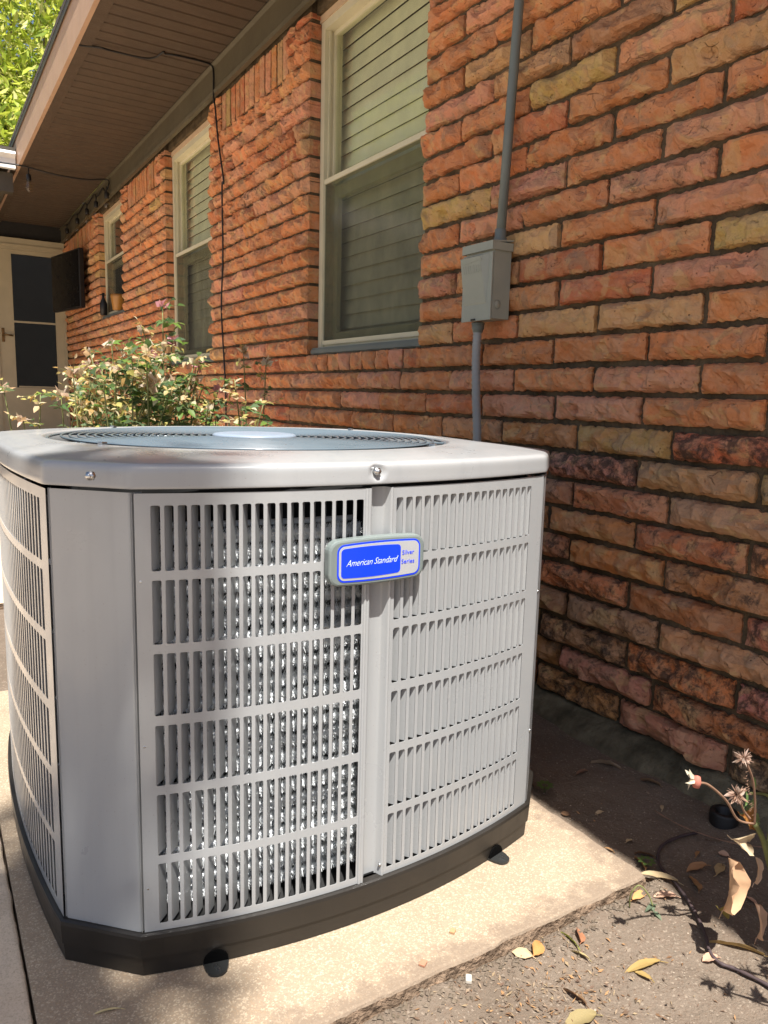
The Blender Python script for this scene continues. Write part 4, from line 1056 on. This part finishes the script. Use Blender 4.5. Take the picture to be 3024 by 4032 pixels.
q.build('rose_hip', M['petal'], wr, fix=False)
b = MB()
for (x, y, z) in ((.960, .478, .29), (.970, .450, .30), (1.03, .458, .30), (1.055, .45, .29), (1.00, .43, .27), (1.085, .47, .26)):
    head(Vector((x, y, z)), 1.5, 14, wr)
    b.tube(smooth_path([(x, y, z), (x+.06, y-.02, z-.12), (1.2, .42, -.03)], 6), .0018, 5)
b.build('dry_stem', M['deadstem'], wr)
def crisp_leaf(name, c_, L, W_, d, up, colr, parent, curl=.5, wav=.3, n_=9, m=None):
    """a dry leaf: blade with a midrib fold, a curl and an uneven rim"""
    vs = []; fs = []; so = rb.uniform(0, 50); mm = 4
    for i in range(n_+1):
        t = i/n_; wd = W_*.5*math.sin(math.pi*min(1, max(0, t*.97+.015)))**.75*(1+.22*noise.noise(Vector((t*7, so, 0))))
        for j in range(-mm, mm+1):
            s = j/mm; z = -curl*L*(t-.4)**2 + wav*W_*(abs(s)**1.6)*.5*(1+.7*noise.noise(Vector((t*4, s*2, so)))) + .06*W_*noise.noise(Vector((t*9, s*3, so+4)))
            vs.append((L*(t-.5), wd*s*(1-.25*abs(wav)*abs(s)), z))
    k_ = 2*mm+1
    fs = [(i*k_+j, i*k_+j+1, (i+1)*k_+j+1, (i+1)*k_+j) for i in range(n_) for j in range(2*mm)]
    d = Vector(d).normalized(); s = Vector(up).cross(d).normalized(); u = d.cross(s); q = MB()
    q.add([Vector(c_)+d*v[0]+s*v[1]+u*v[2] for v in vs], fs, colr, True)
    q.tube([Vector(c_)-d*L*.5-u*curl*L*.16, Vector(c_)-d*L*.66-u*curl*L*.2+s*.006*(L/.08)], [.0009, .0006], 4, colr, caps=False)
    return q.build(name, m or M['dryleaf'], parent, fix=False)
def rose_leaf(px, z, y, L, W_, d, colr, **k): return crisp_leaf('leaf', (px, y, z), L, W_, d, (.25, -.95, .15), colr, wr, **k)
rose_leaf(1.050, 0.107, 0.630, 0.080, 0.076, (.30, .1, 1), (.58, .36, .21), curl=.35, wav=.45)
rose_leaf(1.094, 0.164, 0.637, 0.058, 0.040, (1, 0, -.45), (.66, .52, .34), curl=1.0, wav=.6)
rose_leaf(1.109, 0.199, 0.642, 0.052, 0.038, (1, 0, -.5), (.44, .19, .05), curl=.5, wav=.3)
rose_leaf(1.071, 0.048, 0.642, 0.063, 0.023, (1, .2, -.55), (.28, .23, .06), curl=.4, wav=.2)
rose_leaf(1.125, 0.207, 0.655, 0.046, 0.032, (1, .1, .2), (.20, .30, .14), curl=.2, wav=.2, m=M['leaf'])
rose_leaf(1.141, 0.178, 0.655, 0.046, 0.031, (1, .1, -.4), (.22, .32, .14), curl=.2, wav=.2, m=M['leaf'])
rose_leaf(1.127, 0.022, 0.618, 0.063, 0.038, (-.1, 0, 1), (.60, .38, .25), curl=.5, wav=.4)
rose_leaf(1.125, 0.107, 0.630, 0.043, 0.028, (.1, 0, 1), (.64, .44, .30), curl=.5, wav=.4)
for (x, z) in ((1.099, .262), (1.101, .240), (1.081, .244)): rose_leaf(x, z, .637, .024, .013, (.2, .1, 1), (.22, .36, .12), curl=.3, wav=.2, m=M['leaf'])

# ---------------------------------------------------------------- ground litter
def dleaf(label, x, y, L, W_, ang, colr, z=None, curl=.35, wav=.3, tilt=0.0, roll=0.0, group=None, name='dry_leaf', m=None):
    L *= .82; W_ *= .82; z0 = (dirt_h(x, y) if z is None else z)+.004+W_*.08
    d = Vector((math.cos(ang), math.sin(ang), tilt)); up = Vector((math.sin(ang)*roll, -math.cos(ang)*roll, 1))
    return tag(crisp_leaf(name, (x, y, z0), L, W_, d, up, colr, None, curl, wav, m=m), label, 'leaf', group)
YEL, TAN, BRN, DBR, PNK = (.36, .245, .085), (.60, .45, .27), (.40, .22, .10), (.20, .11, .06), (.58, .36, .25)
dleaf('curled yellow leaf alone on bare dirt in front of the pad', 0.932, 0.689, .085, .020, 2.95, YEL)
dleaf('short yellow leaf tucked under the longer curled yellow leaf', 0.917, 0.676, .035, .014, 1.9, YEL)
dleaf('fresh green and yellow crescent leaf standing on the dirt by the pad edge', 0.870, 0.787, .055, .012, 1.5, (.40, .46, .06), roll=1.2)
dleaf('reddish brown leaf leaning against the green and yellow crescent leaf', 0.891, 0.785, .042, .024, .9, (.40, .17, .09), roll=.8)
dleaf('crumpled pale yellow leaf below the green and yellow crescent leaf', 0.862, 0.757, .040, .016, 1.9, (.44, .35, .17), roll=.6)
dleaf('orange brown leaf pair nearest the pad front edge', 0.805, 0.795, .045, .028, .5, (.55, .27, .09), roll=.5)
dleaf('pale tan leaf beside the orange brown leaf at the pad edge', 0.775, 0.798, .040, .022, 2.3, TAN, roll=-.5)
dleaf('long pale leaf lying along the pad corner', 1.120, 0.810, .080, .024, 2.2, (.50, .38, .22))
dleaf('pinkish tan leaf overlapping the long pale leaf at the pad corner', 1.092, 0.774, .050, .022, 2.6, PNK)
dleaf('upright brown leaf at the tip of the pad corner', 1.140, 0.868, .050, .024, 1.2, BRN, roll=.9)
dleaf('dark brown leaf leaning at the pad corner behind the upright one', 1.165, 0.880, .045, .022, 2.2, DBR, roll=.8)
dleaf('orange leaf arched over the dirt right of the pad edge', 1.055, 0.800, .055, .020, .1, (.60, .33, .13), roll=.3)
dleaf('large curled brown leaf across the dark hose', 1.100, 0.640, .105, .030, 2.2, (.42, .27, .10), roll=.9, curl=.25)
dleaf('small pale orange leaf scrap left of the large curled brown leaf', 1.041, 0.645, .036, .022, 2.9, PNK)
dleaf('broad brown leaf lying in the eave shade', 1.220, 0.802, .062, .026, 3.0, (.44, .24, .12))
dleaf('tan leaf right of the broad brown leaf in the eave shade', 1.255, 0.777, .055, .024, .35, (.48, .34, .17))
dleaf('crumpled brown leaf below the broad brown leaf in the shade', 1.178, 0.775, .055, .030, 1.0, BRN, roll=.5)
dleaf('tattered tan leaf standing against the mortar footing in the shade', 1.375, 1.170, .085, .040, 2.1, (.40, .28, .18), roll=.9)
dleaf('crumpled leaf under the footing between the tattered leaf and the black pipe', 1.390, 1.050, .055, .035, 1.9, (.30, .20, .12), roll=.5)
dleaf('thin leaf lying flat in the shade near the air conditioner corner', 1.300, 1.175, .055, .016, .1, (.26, .15, .10))
dleaf('yellowish leaf at the bottom edge of the picture on dark litter', 0.768, 0.664, .070, .034, 3.0, (.30, .235, .11))
dleaf('dark purple brown leaf near the bottom edge above the yellowish leaf', 0.795, 0.701, .050, .024, 1.7, DBR, roll=.8)
dleaf('dry curled husk on the concrete at the lower left of the pad', .215, .872, .060, .014, 2.6, (.66, .54, .32), z=.0, curl=.3, wav=.6)
dleaf('thin straw coloured blade on the concrete left of the dry husk', .172, .985, .050, .006, 2.9, (.66, .54, .28), z=-.002)
for i, (x, y) in enumerate(((1.16, 1.20), (1.20, 1.03), (1.10, .97), (1.33, .97), (1.13, 1.06), (1.26, .83), (1.30, .80), (1.22, .69), (1.12, .93), (1.18, .93))):
    dleaf('small brown leaf scrap scattered on the shaded dirt', x, y, rb.uniform(.022, .036), rb.uniform(.010, .018), rb.uniform(0, 6), rb.choice((BRN, TAN, DBR, PNK)), roll=rb.uniform(-.6, .6), group='leaf scraps in the shade')
lit = MB(); lr = random.Random(3)
for i in range(1300):
    if i < 900: x, y = lr.gauss(.76, .10), lr.gauss(.70, .06)
    else: x, y = lr.uniform(.45, 1.40), lr.uniform(.40, 1.20)
    if y > PAD_Y0-.005 and x < PAD_X1+.01: continue
    if x > 1.41: continue
    p = Vector((x, y, dirt_h(x, y)+.002)); a = lr.uniform(0, 6.28); L = lr.uniform(.003, .012)
    add_leaf(lit, p, (math.cos(a), math.sin(a), lr.uniform(-.1, .35)), (lr.uniform(-.5, .5), lr.uniform(-.5, .5), 1), L, L*lr.uniform(.08, .5), lr.choice(((.34, .25, .15), BRN, DBR, (.16, .10, .07), (.30, .22, .15), (.22, .15, .10), (.12, .085, .06))), .2, lr.uniform(-.4, .5), 2)
lit.build('leaf_litter', M['dryleaf'], kind='stuff', fix=False)
peb = MB()
for i in range(800):
    x, y = lr.uniform(.40, 1.42), lr.uniform(.30, 1.25)
    if y > PAD_Y0-.004 and x < PAD_X1+.008: continue
    s = lr.uniform(.0008, .0024); p = Vector((x, y, dirt_h(x, y)+s*.3)); k = lr.uniform(.7, 1.2); base_ = lr.choice(((.44, .36, .28), (.30, .23, .17), (.40, .33, .26), (.22, .16, .12)))
    vs = [p+Vector((a_*s*lr.uniform(.7, 1.3), b_*s*lr.uniform(.7, 1.3), c_*s*lr.uniform(.5, 1))) for a_, b_, c_ in ((1, 0, 0), (-1, 0, 0), (0, 1, 0), (0, -1, 0), (0, 0, 1), (0, 0, -1))]
    peb.add(vs, [(0, 2, 4), (2, 1, 4), (1, 3, 4), (3, 0, 4), (2, 0, 5), (1, 2, 5), (3, 1, 5), (0, 3, 5)], tuple(q*k for q in base_))
for i in range(420):      # crumbled soil banked against the pad
    x = lr.uniform(.35, 1.12); y = PAD_Y0-.004-abs(lr.gauss(0, .020)); s = lr.uniform(.0015, .0050); p = Vector((x, y, dirt_h(x, y)+s*.4)); k = lr.uniform(.6, 1.15)
    vs = [p+Vector((a_*s*lr.uniform(.6, 1.4), b_*s*lr.uniform(.6, 1.4), c_*s*lr.uniform(.5, 1))) for a_, b_, c_ in ((1, 0, 0), (-1, 0, 0), (0, 1, 0), (0, -1, 0), (0, 0, 1), (0, 0, -1))]
    peb.add(vs, [(0, 2, 4), (2, 1, 4), (1, 3, 4), (3, 0, 4), (2, 0, 5), (1, 2, 5), (3, 1, 5), (0, 3, 5)], (.20*k, .155*k, .115*k))
peb.build('gravel', M['dryleaf'], kind='stuff', fix=False)
# hose, pipe end, twigs, weeds
b = MB(); hp = [(1.318, .872), (1.27, .882), (1.208, .876), (1.165, .845), (1.135, .785), (1.112, .731), (1.075, .680), (1.050, .653), (1.045, .630), (1.056, .609), (1.065, .562), (1.075, .50)]
b.tube(smooth_path([(x, y, dirt_h(x, y)+.007) for x, y in hp], 6), [.0029+.0005*math.sin(i*1.7) for i in range(67)], 8); tag(b.build('hose', M['hose']), 'thin dark irrigation hose snaking over the dirt past the pad corner', 'hose')
b = MB(); b.lathe([(.029, -.05), (.029, .014), (.027, .018), (.020, .019), (.0165, .016), (.0165, -.03), (0, -.03)], (1.398, .868, -.005), 28); tag(b.build('drain_pipe', M['black']), 'short black plastic pipe end sticking out of the dirt at the wall foot', 'pipe')
b = MB(); b.tube(smooth_path([(1.30, .965, -.008), (1.295, .915, -.006), (1.305, .865, -.006), (1.34, .80, -.006), (1.40, .74, -.002)], 6), .0014, 5); tag(b.build('twig', M['deadstem']), 'long thin twig curving over the shaded dirt by the black pipe', 'twig')
b = MB(); b.tube(smooth_path([(1.020, .792, -.024), (1.016, .788, .006), (1.028, .782, .022), (1.042, .772, .006), (1.046, .764, -.012)], 6), .0014, 5); wd = b.build('weed', M['stem']); tag(wd, 'small drooping weed with a grey green tip on the sunny dirt', 'weed')
for k in range(7): 
    q = MB(); add_leaf(q, Vector((1.046, .763, -.016))+rv(rb)*.006, (rv(rb)+Vector((0, 0, -.3))), (0, 0, 1), .020, .009, (.20, .26, .17), .3, .3, 4); q.build('leaf', M['leaf'], wd, fix=False)
def clover(x, y, s, label):
    q = MB(); z = dirt_h(x, y)
    for k in range(3): a = k*2.1+x*40; q.tube([(x, y, z), (x+.006*math.cos(a), y+.006*math.sin(a), z+.014*s)], .0006, 4, (.15, .22, .08))
    o = q.build('weed', M['leaf']); tag(o, label, 'weed')
    for k in range(8):
        a = k*.8+x*30; c_ = Vector((x+.006*math.cos(a), y+.006*math.sin(a), z+.015*s)); q = MB(); add_leaf(q, c_, (math.cos(a), math.sin(a), .2), (0, 0, 1), .012*s, .009*s, (.13, .22, .06), .2, .1, 3); q.build('leaf', M['leaf'], o, fix=False)
clover(1.165, 1.160, 1.3, 'small clover weed beside the air conditioner corner in the shade'); clover(1.14, .855, 1.0, 'tiny pale clover by the hose at the pad corner')
q = MB(); q.rbox((.668, .800, -.022), (.014, .010, .008), Matrix.Rotation(.9, 3, 'Z'), .002, (.62, .56, .47)); tag(q.build('stone', M['dryleaf']), 'small white angular stone lying against the pad front edge', 'stone')
for (x, y, s, c_, lb) in ((.608, .838, .006, (.50, .24, .15), 'square chip of terracotta lying near the pad front edge'), (.690, .872, .005, (.55, .33, .17), 'small tan stone chip on the middle of the sunny pad')):
    q = MB(); q.rbox((x, y, .0022), (s*2, s*1.7, .004), Matrix.Rotation(.6, 3, 'Z'), .0008, c_); tag(q.build('brick_chip', M['dryleaf']), lb, 'chip')

# ================================================================== TREES
def tree(name, label, base_, hgt, crown_c, crown_r, nl, leafL, cols, seed, group=None, clumps=40, thin=.32):
    r = random.Random(seed); t = thing(name, label, 'tree', base_, group)
    tr = MB(); top = Vector(crown_c); b0 = Vector(base_)
    tr.tube(smooth_path([b0-Vector((0, 0, .2)), b0.lerp(top, .4)+Vector((r.uniform(-.2, .2), r.uniform(-.2, .2), 0)), top], 6), [hgt*.028*(1-.75*i/12) for i in range(13)], 9); tr.build('trunk', M['bark'], t)
    br_ = MB(); cs = []
    for i in range(clumps):
        d = rv(r); rad = r.random()**.45; c_ = top+Vector((d.x*crown_r[0], d.y*crown_r[1], d.z*crown_r[2]))*rad; cs.append(c_)
        st = b0.lerp(top, r.uniform(.5, 1)); br_.tube(smooth_path([st, (st+c_)/2+rv(r)*.2, c_], 4), [hgt*.006*(1-.8*k/8) for k in range(9)], 4, caps=False)
    br_.build('branches', M['bark'], t)
    fo = MB(); cr = sum(crown_r)/3*.34
    for i in range(nl):
        c_ = cs[i % clumps]; p = c_+rv(r)*cr*r.random()**.5; d = (rv(r)+Vector((0, 0, -.55))).normalized(); L = leafL*r.uniform(.6, 1.25)
        add_leaf(fo, p, d, rv(r), L, L*thin, r.choice(cols), .2, .2, 2)
    fo.build('crown', M['leaf'], t, kind='stuff', fix=False); return t
YG = [(.56, .62, .08), (.46, .56, .06), (.64, .66, .14), (.26, .36, .05), (.72, .70, .24)]
tree('pecan_tree', 'tall bright yellow green tree showing past the corner of the eave', (1.2, 14.5, 0), 8, (1.5, 14.2, 5.6), (2.9, 2.6, 3.2), 34000, .18, YG, 4, clumps=80)
tree('garden_tree', 'broad green tree across the garden, left of the house', (-5.5, 13.0, 0), 7, (-5.5, 13.0, 4.6), (3.0, 3.0, 2.8), 9000, .24, YG, 5, clumps=50)
tree('shade_tree', 'overhanging tree that dapples the left side of the pad with shade', (-3.9, -5.4, 0), 8, (-1.08, -1.50, 6.5), (.66, .78, .6), 3300, .18, YG, 9, clumps=26)
